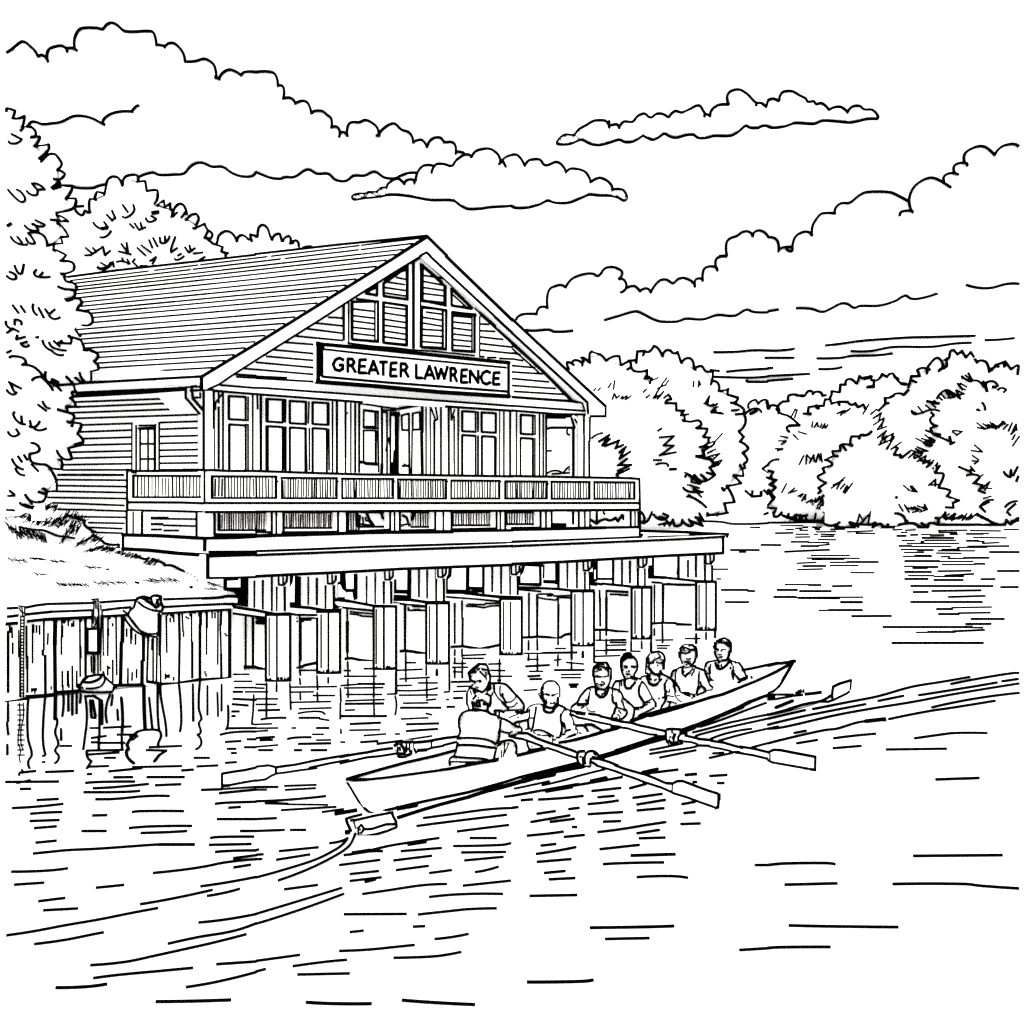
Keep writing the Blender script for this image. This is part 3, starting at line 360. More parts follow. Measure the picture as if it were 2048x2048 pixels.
R0 = S('12', '600,1375 640,1348 685,1335; 790,1650 805,1668', 12) + S('12', '655,1400 735,1350 680,1430 740,1380; 700,1435 810,1390 780,1450 840,1425; 810,1480 860,1440 810,1530 895,1475; 800,1580 870,1530; 795,1580 905,1575 795,1625; 890,1605 790,1650 800,1665', 13)
out = PP(('12', '480,1500 600,1375 685,1342 780,1400 850,1450 875,1500 870,1600 800,1660 800,1800 480,1800'))
crown_tree('shore_bush', out, R0, 108.0, 'small rounded bush behind the right end of the deck railing', 'bush', T=2, R=30, group=sh)
R3 = S('12', '1785,1150 1790,1110 1840,1085 1860,1115 1900,1085 1932,1098; 1760,1190 1800,1160 1850,1150 1885,1180; @18 1800,1190 1850,1165; 1920,1090 1932,1150', 12) + S('13', '0,1110 10,1150 30,1125 75,1140 80,1185; 75,1140 100,1105 155,1100 150,1070 160,1050 210,1045 270,1062 300,1020 330,1020 340,1042 360,1025 400,1030 410,1055 435,1050; @20 110,1100 140,1100; @22 215,1055 275,1055', 14)
out = PP(('12', '1700,1300 1785,1150 1840,1090 1932,1098'), ('13', '30,1128 75,1140 105,1103 155,1095 165,1048 270,1058 310,1020 400,1030 470,1060 500,1400 -200,1500'))
crown_tree('shore_tree', out, R3, 146.9, 'low distant tree crown between the tall rounded tree and the bushes', T=3, R=25, group=sh)
R4 = S('13', '430,1080 465,1075 480,1020 540,1030 545,970 585,970 595,935 630,930 670,968 690,905 735,928 770,905 785,940 800,938; @20 720,920 780,910; 800,935 800,990 745,990; 750,985 785,980; 800,940 830,935 860,890 900,912 920,890 945,890 970,930 1010,965 1065,968; @22 950,910 980,930; @18 1000,960 1040,965; 1060,960 1090,995 1050,1000', 14)
out = PP(('13', '440,1150 465,1075 485,1022 540,1025 550,970 590,965 620,928 668,965 695,905 770,908 830,935 870,890 945,890 1010,965 1080,1000 1100,1300 400,1300'))
crown_tree('shore_tree', out, R4, 139.8, 'distant tree crown in the middle of the right shore, behind the front bushes', T=3, R=25, group=sh)
R5 = S('13', '1060,990 1075,935 1120,952; 1075,910 1150,905; 1075,940 1080,905 1145,905 1125,862 1160,845 1200,850 1200,885; 1195,850 1220,855; 1205,850 1210,830 1270,768 1300,780 1320,825 1290,868; @20 1295,860 1350,830; 1345,780 1330,785; 1345,780 1350,825; 1350,772 1365,770 1375,720 1400,708 1430,742 1465,715 1495,765 1530,725 1555,765; @20 1560,780 1580,805; 1580,795 1640,795 1665,840 1668,875; @20 1665,860 1690,850; 1690,860 1720,820 1740,835; 1725,820 1790,795 1835,855 1880,825 1892,830 1885,890; 1780,800 1785,835; 880,1115 910,1110; 885,1115 880,1070 930,1065 960,1040 1020,1040; @20 920,1070 945,1055; @18 1020,1050 1060,1010; 890,1110 830,1170', 14)
R5 += zz('13', '1100,1180 1150,1160 1230,1140 1290,1080 1340,1040 1420,1050 1470,1010 1480,940 1530,910', 60, 17, -35, 11) + S('13', '1085,1165 1110,1195 1230,1160 1295,1170; @18 1200,1095 1290,1115; 1275,1075 1340,1010 1390,1030 1455,1080; 1430,960 1470,1010; 1460,905 1520,945 1545,940 1510,880; 1545,940 1590,945 1630,990; @15 1625,945 1655,1025 1640,960 1700,945 1735,985; 1735,1010 1760,995 1800,1010 1780,1028; @18 1695,990 1720,990', 12)
R5 += zz('13', '1590,1160 1620,1210', 50, 14, -10, 11) + S('13', '1615,1105 1640,1160 1610,1225; 1580,1155 1620,1190 1580,1200 1630,1225', 13)
out = PP(('13', '830,1170 880,1115 885,1070 1020,1040 1070,960 1085,907 1145,900 1130,862 1200,850 1215,830 1275,768 1315,820 1345,780 1375,722 1400,708 1465,715 1530,725 1580,800 1640,795 1670,860 1720,822 1790,797 1835,850 2100,820 2100,1900 1000,1900 830,1500'))
crown_tree('shore_tree', out, R5, 130.1, 'tallest tree on the right shore, touching the right edge under the streaky cloud', T=3.4, R=40, group=sh)
R6 = S('13', '470,1060 470,1080 480,1112 530,1102 540,1125; @18 530,1100 600,1100; 600,1095 625,1120 660,1108 680,1140 720,1120 740,1160; 430,1080 420,1130 370,1130 305,1140 300,1190 320,1195; @22 365,1130 380,1150; @18 270,1190 320,1190; 60,1150 100,1190 150,1205 235,1275; 235,1275 150,1285 140,1300 160,1325; @22 160,1280 240,1278; 0,1575 30,1545 80,1535; 0,1620 40,1630 10,1680 65,1690 10,1725 60,1745 15,1785 50,1820 0,1880; @25 5,1770 40,1830; 0,1900 60,1905 50,1932', 14) + S('12', '1932,1575 1890,1605 1932,1630; 1920,1670 1932,1675; 1760,1770 1810,1815 1815,1770; @18 1810,1815 1880,1810 1880,1775; 1900,1765 1932,1800; 1925,1900 1932,1900', 14)
R6 += zz('13', '170,1180 250,1200', 70, 15, 80, 10) + zz('13', '130,1340 110,1390 80,1440 90,1500', 80, 14, -15, 13) + zz('13', '200,1375 280,1320', 70, 18, -30, 14) + zz('13', '330,1270 470,1290', 45, 15, 70, 14) + zz('13', '250,1540 420,1520', 75, 15, 80, 12) + zz('13', '530,1180 610,1165', 45, 13, 40, 11) + zz('13', '730,1150 820,1180 830,1230', 70, 15, 45, 10) + zz('13', '120,1750 230,1790 300,1850 380,1850', 65, 15, 40, 11) + zz('13', '380,1880 460,1920', 60, 15, 40, 12)
R6 += S('22', '1932,5 1900,20') + S('23', '40,0 45,35 70,35 105,0; 110,25 150,45 155,15; 200,60 215,20 260,30 300,20; @22 210,65 440,72; @20 170,45 210,60', 14) + zz('23', '180,40 300,50', 50, 14, 60, 10) + zz('23', '330,40 440,50', 85, 18, 60, 10)
out = PP(('12', '1932,1575 1895,1605 1932,1650 1940,1900'), ('22', '1920,40 1940,85'), ('23', '450,90 480,0'), ('13', '560,1800 830,1500 860,1200 740,1150 660,1108 480,1100 420,1130 310,1140 235,1275 150,1285 110,1350 90,1450 80,1538 0,1575'))
crown_tree('shore_bush', out, R6, 123.9, 'wide rounded bush left of the front dome-shaped bush on the right shore', 'bush', T=3, R=40, group=sh)
R8 = S('13', '1230,1180 1255,1205 1225,1230 1235,1265 1275,1280 1225,1300 1240,1335 1190,1315; 1240,1340 1400,1412; 1260,1340 1300,1347; @16 1370,1360 1385,1420; @16 1375,1420 1410,1405; 1440,1590 1530,1630', 14)
R8 += zz('13', '1140,1400 1250,1370 1180,1450 1100,1490 1150,1540', 75, 13, -35, 11) + zz('13', '1385,1360 1430,1320 1450,1285', 70, 15, -25, 13) + zz('13', '1600,1280 1660,1280 1740,1280', 60, 15, -30, 12) + S('13', '@18 1660,1275 1725,1290 1775,1250 1790,1270', 12) + zz('13', '1790,1290 1860,1290 1850,1360 1880,1410', 70, 13, 50, 12) + zz('13', '1590,1430 1570,1500 1560,1580 1530,1630 1480,1610', 70, 16, -25, 12) + zz('13', '1580,1680 1650,1750 1650,1800 1660,1850 1620,1900', 85, 15, 20, 11) + S('13', '1500,1655 1570,1650 1600,1670 1560,1715 1620,1730 1590,1770 1640,1790; 1700,1840 1650,1850 1600,1890 1640,1932', 14)
R8 += S('13', '1780,1625 1800,1655 1830,1670 1835,1610; 1850,1660 1885,1590; 1890,1660 1875,1705; 1790,1895 1830,1860 1880,1850; 1810,1920 1870,1870', 14) + S('23', '1805,0 1830,25; @24 1840,75 1890,60; 1660,60 1720,90 1780,95 1800,60 1830,95 1890,45', 14)
out = PP(('13', '1080,1480 1180,1400 1240,1340 1225,1240 1400,1200 1800,1150 2100,1200'), ('23', '2100,100 1250,100 1200,0'), ('13', '1300,1700 1150,1560'))
crown_tree('shore_bush', out, R8, 119.5, 'large bush filling the lower right shore beside the front dome-shaped bush', 'bush', T=2.6, R=40, group=sh)
R7 = S('13', '@18 780,1325 745,1350 700,1350 690,1375; 700,1360 630,1360 620,1410 635,1430; 635,1430 560,1420 540,1440; 560,1425 590,1465; 545,1470 485,1472 500,1505 525,1510; 545,1445 545,1470; 500,1505 430,1540 480,1560 480,1582 410,1600 430,1640; 425,1635 375,1660 385,1685 440,1710 380,1750 400,1770 380,1790; 960,1440 980,1450 950,1500 1000,1500 1005,1525 1070,1475; @22 995,1500 1010,1520; 1150,1540 1215,1555; @18 1180,1540 1220,1560; 1300,1580 1260,1635 1320,1640 1325,1665 1300,1720 1290,1750 1370,1765 1375,1780 1350,1810 1400,1830 1445,1845 1395,1865 1400,1900 1345,1895; 1200,1590 1240,1560', 14)
R7 += zz('13', '830,1240 860,1290 860,1340 880,1400 940,1420', 90, 13, 40, 11) + zz('13', '900,1350 960,1410 980,1460', 70, 16, 45, 11) + zz('13', '1080,1500 1150,1520 1210,1560 1280,1590', 75, 14, 35, 11) + zz('13', '500,1740 550,1690 570,1760 620,1750', 75, 11, 45, 12) + zz('13', '1040,1750 1130,1760', 55, 15, -45, 13) + zz('13', '1230,1700 1280,1740', 65, 13, 25, 11) + zz('13', '1000,1900 1100,1910 1210,1890', 60, 15, -40, 12) + S('13', '@18 965,1818 975,1825; 1600,1880', 12) + zz('13', '340,1850 390,1830 400,1900', 60, 13, 45, 10)
R7 += S('23', '430,90 480,105 540,78; @22 510,110 560,122 650,122 620,80; 650,110 690,95 780,95 810,80; 790,115 850,90 870,112 930,118 1000,95; @20 860,115 950,118; 905,95 905,115; @18 960,10 1020,30 1050,80 1100,85 1140,115; 990,95 1060,85 1050,65; 1140,110 1200,118 1220,85 1280,98; @18 1160,85 1200,118; 1265,45 1290,50 1285,95; @16 1280,97 1650,97 1790,97; 1320,40 1340,0; @20 1400,50 1330,45; 1450,30 1500,45 1540,40; @20 1580,20 1660,60; 630,80 680,110', 14) + zz('23', '650,60 720,50 800,40', 95, 16, 60, 10) + zz('23', '1330,30 1450,40 1570,30', 65, 13, 45, 10)
out = PP(('13', '780,1325 700,1352 630,1362 620,1425 550,1430 490,1475 495,1505 430,1542 475,1575 410,1605 425,1638 375,1662 438,1710 380,1752 385,1800 340,1860 430,1932'), ('23', '430,95 560,124 700,105 930,120 1050,95 1200,120 1280,100 1650,100 1600,20 1400,0'), ('13', '1395,1862 1445,1845 1352,1812 1372,1768 1292,1748 1325,1660 1260,1632 1300,1582 1215,1570 1150,1540 1070,1475 1005,1515 955,1500 970,1450 900,1400 850,1330'))
crown_tree('shore_bush', out, R7, 115.5, 'front dome-shaped bush at the water edge on the right shore', 'bush', T=2.4, R=40, group=sh)

# ------------------------------------------------------------------ grassy bank on the left
q0, q1 = level(0)(12, 1404), level(0)(460, 1356); du = (q1 - q0).normalized(); BN = (du.y, -du.x)
BU = vplane(BN, (q0.x, q0.y)); rows = []
fx = [-60, 12, 50, 92, 185, 275, 400, 476, 482]; fy = [1218, 1216, 1214, 1207, 1205, 1199, 1196, 1193, 1192]
bx = [-60, 12, 60, 120, 185, 245, 330, 410, 482]; by = [985, 1035, 1052, 1066, 1088, 1102, 1134, 1158, 1190]
bY = [20.5, 20.2, 20, 19.8, 19.5, 19.1, 18.9, 18.8, 18.75]
PBK = vplane(BN, (q0.x - BN[0] * .25, q0.y - BN[1] * .25))
for q in range(9):
    t = q / 8; rows.append([PBK(x, y) * (1 - t) + (EYE + ray(a, b) * Y) * t for x, y, a, b, Y in zip(fx, fy, bx, by, bY)])
rows.insert(0, [Vector((p.x, p.y, -1)) for p in rows[0]]); rows.append([Vector((p.x, p.y + .3, -1)) for p in rows[-1]])
bank = MB(EARTH).loft(rows); bank.pr = flat(19); on = bank.on(.006)
bank.ink(S('20', '150,115 250,135 330,140 430,180 500,190 560,200; 500,20 570,45 640,65 640,100 720,150 690,150; 700,170 760,210 800,240 895,245 895,270; 1020,320 1090,355 1125,345; 1150,355 1240,390 1240,405 1300,405 1370,440 1450,465 1490,470 1550,500 1570,515', 15), on)
struct('riverbank', bank)
gr = MB(EARTH)
gr.ink(zz('20', '60,20 160,20 250,50', 60, 8, 45, barb=0, ws=-1.6, ps=.9) + zz('20', '60,110 120,150 200,160 300,180 350,200', 85, 9, -62, barb=0, ws=-1.6, ps=.9) + zz('20', '200,50 300,70 420,80 500,90', 80, 8, 50, barb=0, ws=-1.6, ps=.9) + zz('20', '420,60 500,30 560,60 620,90', 110, 9, 45, barb=0, ws=-1.6, ps=.9) + zz('20', '480,210 500,150 600,130', 70, 9, 60, barb=0, ws=-1.6, ps=.9) + zz('20', '600,230 700,190 760,220', 80, 8, 35, barb=0, ws=-1.6, ps=.9) + zz('20', '660,290 760,270 860,290', 70, 8, 30, barb=0, ws=-1.6, ps=.9) + zz('20', '880,300 960,320 1050,340', 55, 9, 35, barb=0, ws=-1.6, ps=.9) + zz('20', '1100,370 1200,380', 55, 9, 35, barb=0, ws=-1.6, ps=.9) + zz('20', '1380,445 1480,480 1560,510', 35, 11, 0, barb=0, ws=-1.6, ps=.9) + zz('20', '1500,510 1600,540 1660,560', 50, 10, 0, barb=0, ws=-1.6, ps=.9)
  + zz('20', '80,360 210,370', 60, 18, -30, barb=0, ws=-1.6, ps=.9) + zz('20', '220,350 340,355', 50, 18, -30, barb=0, ws=-1.6, ps=.9) + zz('20', '385,370 510,375', 45, 18, -30, barb=0, ws=-1.6, ps=.9) + zz('20', '650,415 770,420', 50, 16, -30, barb=0, ws=-1.6, ps=.9) + zz('20', '260,465 360,472', 40, 18, -25, barb=0, ws=-1.6, ps=.9) + zz('20', '430,545 670,550', 55, 16, -28, barb=0, ws=-1.6, ps=.9) + zz('20', '730,540 950,530', 60, 16, -28, barb=0, ws=-1.6, ps=.9) + zz('20', '1105,520 1345,512', 60, 18, -28, barb=0, ws=-1.6, ps=.9) + zz('20', '1560,580 1640,580', 30, 16, -10, barb=0, ws=-1.6, ps=.9) + S('20', '@16 805,437 820,435; 1020,530 1048,537; @16 1435,567 1448,567', 12)
  + zz('10', '310,1900 380,1890 440,1910', 75, 8, 45, barb=0, ws=-1.6, ps=.9) + zz('10', '150,1900 260,1870 330,1850', 60, 9, -35, barb=0, ws=-1.6, ps=.9), on)
struct('grass', gr, 'stuff')
# ------------------------------------------------------------------ boathouse
FW, GW, FZ, RK = PU(-1.3), PU(-.62), PU(-.5), PU(-.3)
A = RK(853, 473); B = RK(404, 752); V3 = Vector((V.x, V.y, 0))
ROOF = plane3(A, B, B + V3)
cor = FW(406, 1000); SIDE = vplane(NS, (cor.x, cor.y))
hs = Thing('boathouse', 'large two-level timber boathouse with steep gable roof standing over the river', 'boathouse')
def sinks(t, x0, x1, rows, w=8): return [q for a in rows for q in S(t, '%f,%f %f,%f' % (x0, a[0], x1, a[1]), w)]
# side wall
sw = MB(WOOD).slab(P('10', '300,1030 1525,985 1540,1060 1540,2600 300,2600'), SIDE, .2)
st = []
for a, b in zip([1103, 1141, 1183, 1226, 1278, 1330, 1380, 1428, 1480, 1525, 1573, 1612], [1068, 1103, 1150, 1197, 1248, 1297, 1355, 1408, 1460, 1507, 1560, 1612]):
    if a < 1270 or a > 1600: st += S('10', '480,%f 1500,%f' % (a + (.03 * 95), b), 10)
    else: st += S('10', '470,%f 1005,%f; 1215,%f 1500,%f' % (a + 3, a + (b - a) * .5, a + (b - a) * .7, b), 10)
st += S('10', '@14 440,1652 935,1652; 430,1688 960,1692; 430,1733 960,1740; 370,1775 960,1785; 365,1822 960,1830; 400,1862 940,1882; 440,1912 720,1916; 720,1918 960,1925', 10)
st += S('20', '575,35 960,40; 670,80 940,85; 650,115 925,125; 690,152 930,160; 1085,42 1270,42; 1140,50 1490,54; @14 1095,90 1230,92; 1235,100 1490,107; 1085,132 1220,132; 1240,140 1350,140', 9)
st += S('10', '@14 1502,1185 1502,1610; @12 1530,1020 1530,1610; 1518,1030 1518,1185', 8)
sw.ink(st, SIDE)
# small side window
wd = MB(WOOD).slab(quad('10', 1005, 1255, 1215, 1640), SIDE, .05, up=.03)
wd.ink(S('10', '1007,1258 1007,1612; @12 1040,1280 1040,1612; 1185,1270 1185,1612; 1212,1255 1212,1612; 1060,1280 1190,1278', 8), SIDE, .03)
pn = []
for r in ((1072, 1305, 1132, 1418), (1132, 1305, 1180, 1418), (1072, 1418, 1132, 1532), (1132, 1418, 1180, 1532), (1072, 1532, 1132, 1640), (1132, 1532, 1180, 1640)):
    p = MB(GLASS).slab(quad('10', *r), SIDE, .01, up=.035); p.ink(S('10', '%f,%f %f,%f %f,%f %f,%f %f,%f' % (r[0], r[1], r[2], r[1], r[2], r[3], r[0], r[3], r[0], r[1]), 11), SIDE, .037); pn.append(('pane', p))
pn[0][1].ink(S('10', '@16 1065,1303 1180,1298', 8), SIDE, .04)
hs.part('side_wall', sw).part('window', wd, subs=pn)
# roof
rf = MB(WOOD); rp = [(853, 473), (404, 752), (90, 770), (80, 555)]
rf.slab(rp, ROOF, .12)
st = S('10', '@26 500,165 900,112 1932,-4') + S('01', '@26 0,1922 640,1850 1290,1785')
L0 = [185, 210, 238, 262, 290, 322, 357, 388, 420, 448, 480, 517, 560, 597, 634, 669, 705, 742, 780, 822, 858, 903]
for q, y in enumerate(L0):
    y0 = 512 + y / 3.7734; sl = -.121 + .066 * q / 21; x0 = 150
    # stop at the sloping barge board
    dx, dy = 404 - 853, 752 - 473
    x1 = (473 - 853 * dy / dx - y0 + sl * x0) / (sl - dy / dx)
    x = x0 - 12
    while x < x1 - 6:
        e = min(x1 - 4, x + random.uniform(70, 260)); gap = random.choice((0, 0, 0, 3)) if q > 1 else random.uniform(6, 14)
        st.append((random.choice((3.8, 4.2, 4.6)), [(x, y0 + sl * (x - x0)), (e, y0 + sl * (e - x0))])); x = e + gap
rf.ink(st, ROOF)
rr = A + Vector((V.x, V.y, .08)) * 9; r0, r1 = RK(853, 473), RK(1208, 815)
rf.solid([r0, r1, r1 + V3 * 9, r0 + V3 * 9], [p - Vector((.1, 0, .12)) for p in (r0, r1, r1 + V3 * 9, r0 + V3 * 9)])
hs.part('roof', rf)
# eave board and its dark soffit
ev = MB(WOOD).slab(P('10', '300,975 560,962 1527,905 1527,990 1400,992 300,1034'), SIDE, .06, up=1.05)
evp = vplane(NS, (cor.x + NS[0] * 1.05, cor.y + NS[1] * 1.05))
ev.ink(S('10', '@16 560,962 1000,938 1527,908; 1525,905 1525,1008; @20 1520,910 1520,1000', 14), evp)
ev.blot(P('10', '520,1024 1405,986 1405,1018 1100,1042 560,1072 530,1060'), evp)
ev.ink(S('10', '1405,990 1525,986; @14 1440,1015 1525,1013; 1440,985 1480,980', 10), evp)
hs.part('eave_board', ev)
br = MB(WOOD).slab(P('10', '1400,995 1445,995 1460,1080 1530,1165 1530,1190 1505,1190 1400,1075'), SIDE, .08, up=.6)
brp = vplane(NS, (cor.x + NS[0] * .6, cor.y + NS[1] * .6))
br.ink(S('10', '@13 1402,995 1402,1070 1505,1190; @14 1448,1000 1455,1075 1530,1160; @8 1490,1068 1510,1070 1510,1030', 12), brp); hs.part('eave_bracket', br)
# gable wall
gw = MB(WOOD).slab(PP(('11', '1260,-30 1932,640'), ('12', '0,680 560,1130 560,1180'), ('11', '1932,1140 0,1000'), ('10', '1650,960'), ('11', '0,770')), GW, .15)
st = S('11', '545,464 600,465 650,470; 440,506 650,527; 385,550 650,582; 290,604 650,637; 215,652 437,668; 130,708 430,736; 78,758 437,788; 0,803 437,842; 0,857 430,893; 0,908 230,918; 0,922 437,948; 1690,513 1755,517; 1685,563 1800,570; 1685,610 1860,630; 1685,660 1932,688; 1685,708 1932,735; 1690,758 1720,760; 1745,766 1810,766; 1835,772 1932,778', 10)
st += S('12', '0,732 60,745; 0,776 80,790; 0,827 170,843; 0,875 230,890; 0,925 275,950; 0,977 325,1000; 15,1022 400,1045; @16 0,1064 250,1082 440,1095 540,1108', 10) + S('10', '1840,850 1932,857; 1770,893 1932,903; 1785,912 1932,920', 10)
gw.ink(st, GW)
gw.ink(S('11', '@22 1240,10 1400,150; @7 1270,30 1480,240 1640,400; @7 1250,70 1450,240 1620,400; @10 1650,400 1932,662; @7 1640,400 1932,650; @20 1680,430 1800,530', 9) + S('12', '@20 0,660 230,870 440,1085; @7 0,700 200,880; @7 20,720 100,790', 8), GW, .01)
hs.part('gable_wall', gw)
# gable window: mullioned, six lights on each half
gx = MB(WOOD).slab(P('11', '655,372 1240,20 1680,440 1680,762 1175,712 655,645'), GW, .04, up=.03)
gx.ink(S('11', '@14 656,375 656,602; @14 656,612 656,635; 692,355 692,660; @22 1180,50 1180,695; @10 1235,60 1232,690; 1180,50 1240,10; @8 690,660 850,680 1025,692 1175,710 1330,720 1640,752; @9 1680,460 1680,760', 9), GW, .03)
gp = []
def light(s, blinds):
    pts = P('11', s); p = MB(GLASS).slab(pts, GW, .01, up=.035)
    cyc = pts + pts[:1]; p.ink([(4.2, cyc)], GW, .037)
    if blinds: p.ink(S('11', blinds, 9), GW, .037)
    gp.append(('pane', p)); return p
light('820,285 905,215 905,300', '850,262 895,245')
light('955,210 1135,75 1135,330 955,305', '960,190 1110,75; @11 1050,130 1120,110; 1050,165 1115,178; 985,200 1110,218; 960,240 1115,262; 960,280 1115,303; @22 1132,80 1132,330; 950,300 1135,330').ink(S('11', '@14 985,190 1110,100', 8), GW, .04)
light('718,348 912,345 912,648 718,630', '750,325 910,345; 725,402 885,420; 725,452 875,470; 725,492 885,513; 725,540 885,557; 725,585 875,602; 888,360 888,640; @18 716,360 716,630; @16 912,345 912,650; @16 720,632 910,645')
light('952,352 1130,378 1130,672 952,655', '965,385 1120,405; 965,432 1115,455; 965,480 1115,503; 965,525 1115,545; 965,568 1120,592; 965,612 1120,633; @22 1128,375 1128,672; @16 955,355 955,655; @16 955,655 1130,675')
light('1242,72 1420,235 1415,372 1245,338', '1260,150 1400,170; 1260,195 1400,222; 1255,240 1405,262; 1255,285 1405,303; @24 1245,70 1245,340; @20 1250,340 1400,358; @20 1420,230 1420,380; 1410,240 1410,360').ink(S('11', '@20 1260,90 1390,200', 8), GW, .04)
light('1466,250 1620,398 1468,376', '1468,250 1468,370; 1470,290 1580,390; @14 1475,375 1610,400; 1480,270 1600,380')
light('1245,385 1428,412 1425,705 1240,690', '1255,395 1400,405; 1275,425 1390,440; 1255,465 1385,485; 1255,508 1385,530; 1255,555 1405,565; 1255,600 1405,610; 1255,648 1405,660; @16 1400,420 1400,700; @14 1425,412 1425,705; @16 1240,688 1400,695; 1232,500 1232,690')
light('1472,425 1642,447 1640,725 1472,712', '1480,455 1610,465; 1480,500 1610,513; 1480,545 1610,562; 1480,590 1610,605; 1480,632 1610,645; 1480,675 1605,685; @24 1475,432 1645,448; 1620,450 1620,715; @18 1640,440 1640,725; @16 1475,712 1640,722; @14 1474,430 1474,712')
hs.part('gable_window', gx, subs=gp)
# barge boards
bl = MB(WOOD).slab([(853, 473)] + PP(('11', '1240,0'), ('11', '0,785'), ('10', '1590,1002 1527,1002 1527,905')), RK, .08)
bl.ink(S('01', '@22 1285,1790 1060,1932') + S('11', '@20 1065,0 0,663') + S('10', '@20 1932,663 1527,907; @12 1932,785 1760,895 1650,970 1570,1005') + S('11', '@13 1245,0 1000,150 700,340 500,470 0,785') + S('01', '@13 1235,1932 1285,1905') + S('10', '1525,907 1525,1010', 14), RK)
br2 = MB(WOOD).slab([(853, 473)] + PP(('12', '705,1135 705,1212 580,1212 573,1105 0,580'), ('11', '1250,0')), RK, .08)
br2.ink(S('01', '@22 1290,1785 1440,1932; @16 1285,1905 1315,1932') + S('11', '@24 1430,0 1932,485; @16 1310,0 1932,578') + S('12', '@20 0,478 705,1135; @16 705,1135 705,1210; @16 705,1210 590,1210; @14 0,580 570,1105 575,1190; @8 440,1085 530,1110 550,1170'), RK)
hs.part('barge_board', bl).part('barge_board', br2)
# frieze beam over the porch
fz = MB(WOOD).slab(PP(('10', '1600,975 1932,995'), ('11', '0,995 1932,1130'), ('12', '0,1130 575,1172 575,1198 300,1192 0,1165'), ('11', '1932,1172 1430,1135 800,1105 0,1042'), ('10', '1600,1012')), FZ, .15)
fz.ink(S('10', '@12 1665,975 1932,996; @12 1535,1010 1610,1010; @14 1620,1018 1932,1042') + S('11', '@12 0,995 60,996 1932,1132; @14 0,1042 800,1103; 1430,1135 1932,1168') + S('12', '@12 0,1130 560,1170; @13 0,1165 300,1190; 300,1192 560,1196', 12), FZ)
hs.part('frieze_beam', fz)
# front wall
fw = MB(WOOD).slab(PP(('10', '1535,1000'), ('11', '0,1020 1932,1140'), ('12', '0,1150 258,1180 258,1932'), ('10', '1535,2160')), FW, .15)
VT = '@14 1612,1010 1612,1610; @12 1650,1140 1650,1600; 1650,1030 1650,1110; @9 1682,1030 1682,1610; @8 1625,1110 1680,1035; 1625,1160 1625,1110; @16 1903,1045 1903,1615'
fw.ink(S('10', VT, 9), FW)
fw.ink(S('11', '@9 8,1045 12,1155; @16 36,1048 36,1615; @9 577,1085 577,1630; @15 610,1082 610,1630; @12 675,1090 675,1515; @9 675,1515 675,1630; 690,1185 675,1190; @7 715,1095 715,1630; @13 748,1095 748,1630; @14 778,1112 778,1630; @8 1283,1140 1283,1650; @6 1315,1140 1315,1650; @14 1345,1240 1345,1650; @13 1395,1135 1395,1640; 1320,1145 1355,1240 1370,1230 1355,1140; @14 1453,1140 1455,1650; 1470,1150 1475,1240 1498,1160; @9 1495,1210 1495,1560; @7 1498,1560 1498,1650; @11 1525,1150 1525,1640; @13 1835,1165 1835,1660; @10 1870,1165 1870,1660; @15 1917,1170 1917,1660', 9) + S('12', '@8 33,1175 33,1665; @14 205,1190 205,1665; @11 235,1195 235,1665; @15 257,1195 257,1665', 9), FW)
hs.part('front_wall', fw)
def window(t, rects, x0, y0, x1, y1, sl, extra=''):
    w = MB(WOOD).slab(quad(t, x0, y0, x1, y1, sl), FW, .04, up=.02); ps = []
    if extra: w.ink(S(t, extra, 8), FW, .02)
    for a, b, c, d, wl, wr in rects:
        p = MB(GLASS).slab(quad(t, a, b, c, d, sl), FW, .01, up=.025); s2 = sl * (c - a)
        p.ink(S(t, '@%d %f,%f %f,%f; @12 %f,%f %f,%f; @%d %f,%f %f,%f; @13 %f,%f %f,%f' % (wl, a, b, a, d, a, d, c, d + s2, wr, c, d + s2, c, b + s2, c, b + s2, a, b), 12), FW, .027); ps.append(('pane', p))
    hs.part('window', w, subs=ps)
window('10', [(1722, 1058, 1848, 1232, 14, 10), (1725, 1272, 1848, 1640, 14, 10)], 1690, 1040, 1900, 1640, .06, '1868,1065 1868,1240; 1868,1272 1868,1612; 1848,1240 1870,1242; 1848,1272 1870,1275')
window('11', [(78, 1080, 195, 1250, 22, 10), (250, 1095, 370, 1262, 13, 14), (422, 1105, 538, 1268, 13, 20), (78, 1285, 195, 1640, 22, 10), (250, 1295, 368, 1640, 12, 16), (422, 1300, 528, 1640, 12, 12)], 55, 1055, 560, 1640, .06, '@12 218,1085 215,1255; @8 210,1085 210,1250; @14 218,1290 218,1615; @8 208,1290 208,1610; 395,1100 390,1262; 398,1300 398,1615; 545,1305 548,1615; 195,1085 220,1088; 370,1300 380,1640')
window('11', [(1550, 1172, 1650, 1322, 14, 9), (1697, 1182, 1803, 1328, 14, 16), (1550, 1352, 1650, 1670, 14, 9), (1699, 1360, 1795, 1670, 14, 10)], 1535, 1150, 1828, 1670, .06, '@14 1670,1178 1670,1325; @14 1670,1358 1670,1650; 1808,1370 1806,1655; 1650,1178 1672,1180')
window('12', [(60, 1200, 150, 1342, 14, 12), (58, 1374, 150, 1680, 9, 14)], 45, 1185, 195, 1680, .06, '@8 168,1205 170,1345; @8 168,1375 168,1668; 150,1205 170,1207; 150,1345 170,1345')
sd = MB(WOOD).slab(quad('11', 785, 1125, 945, 1680, .1), FW, .04, up=.02)
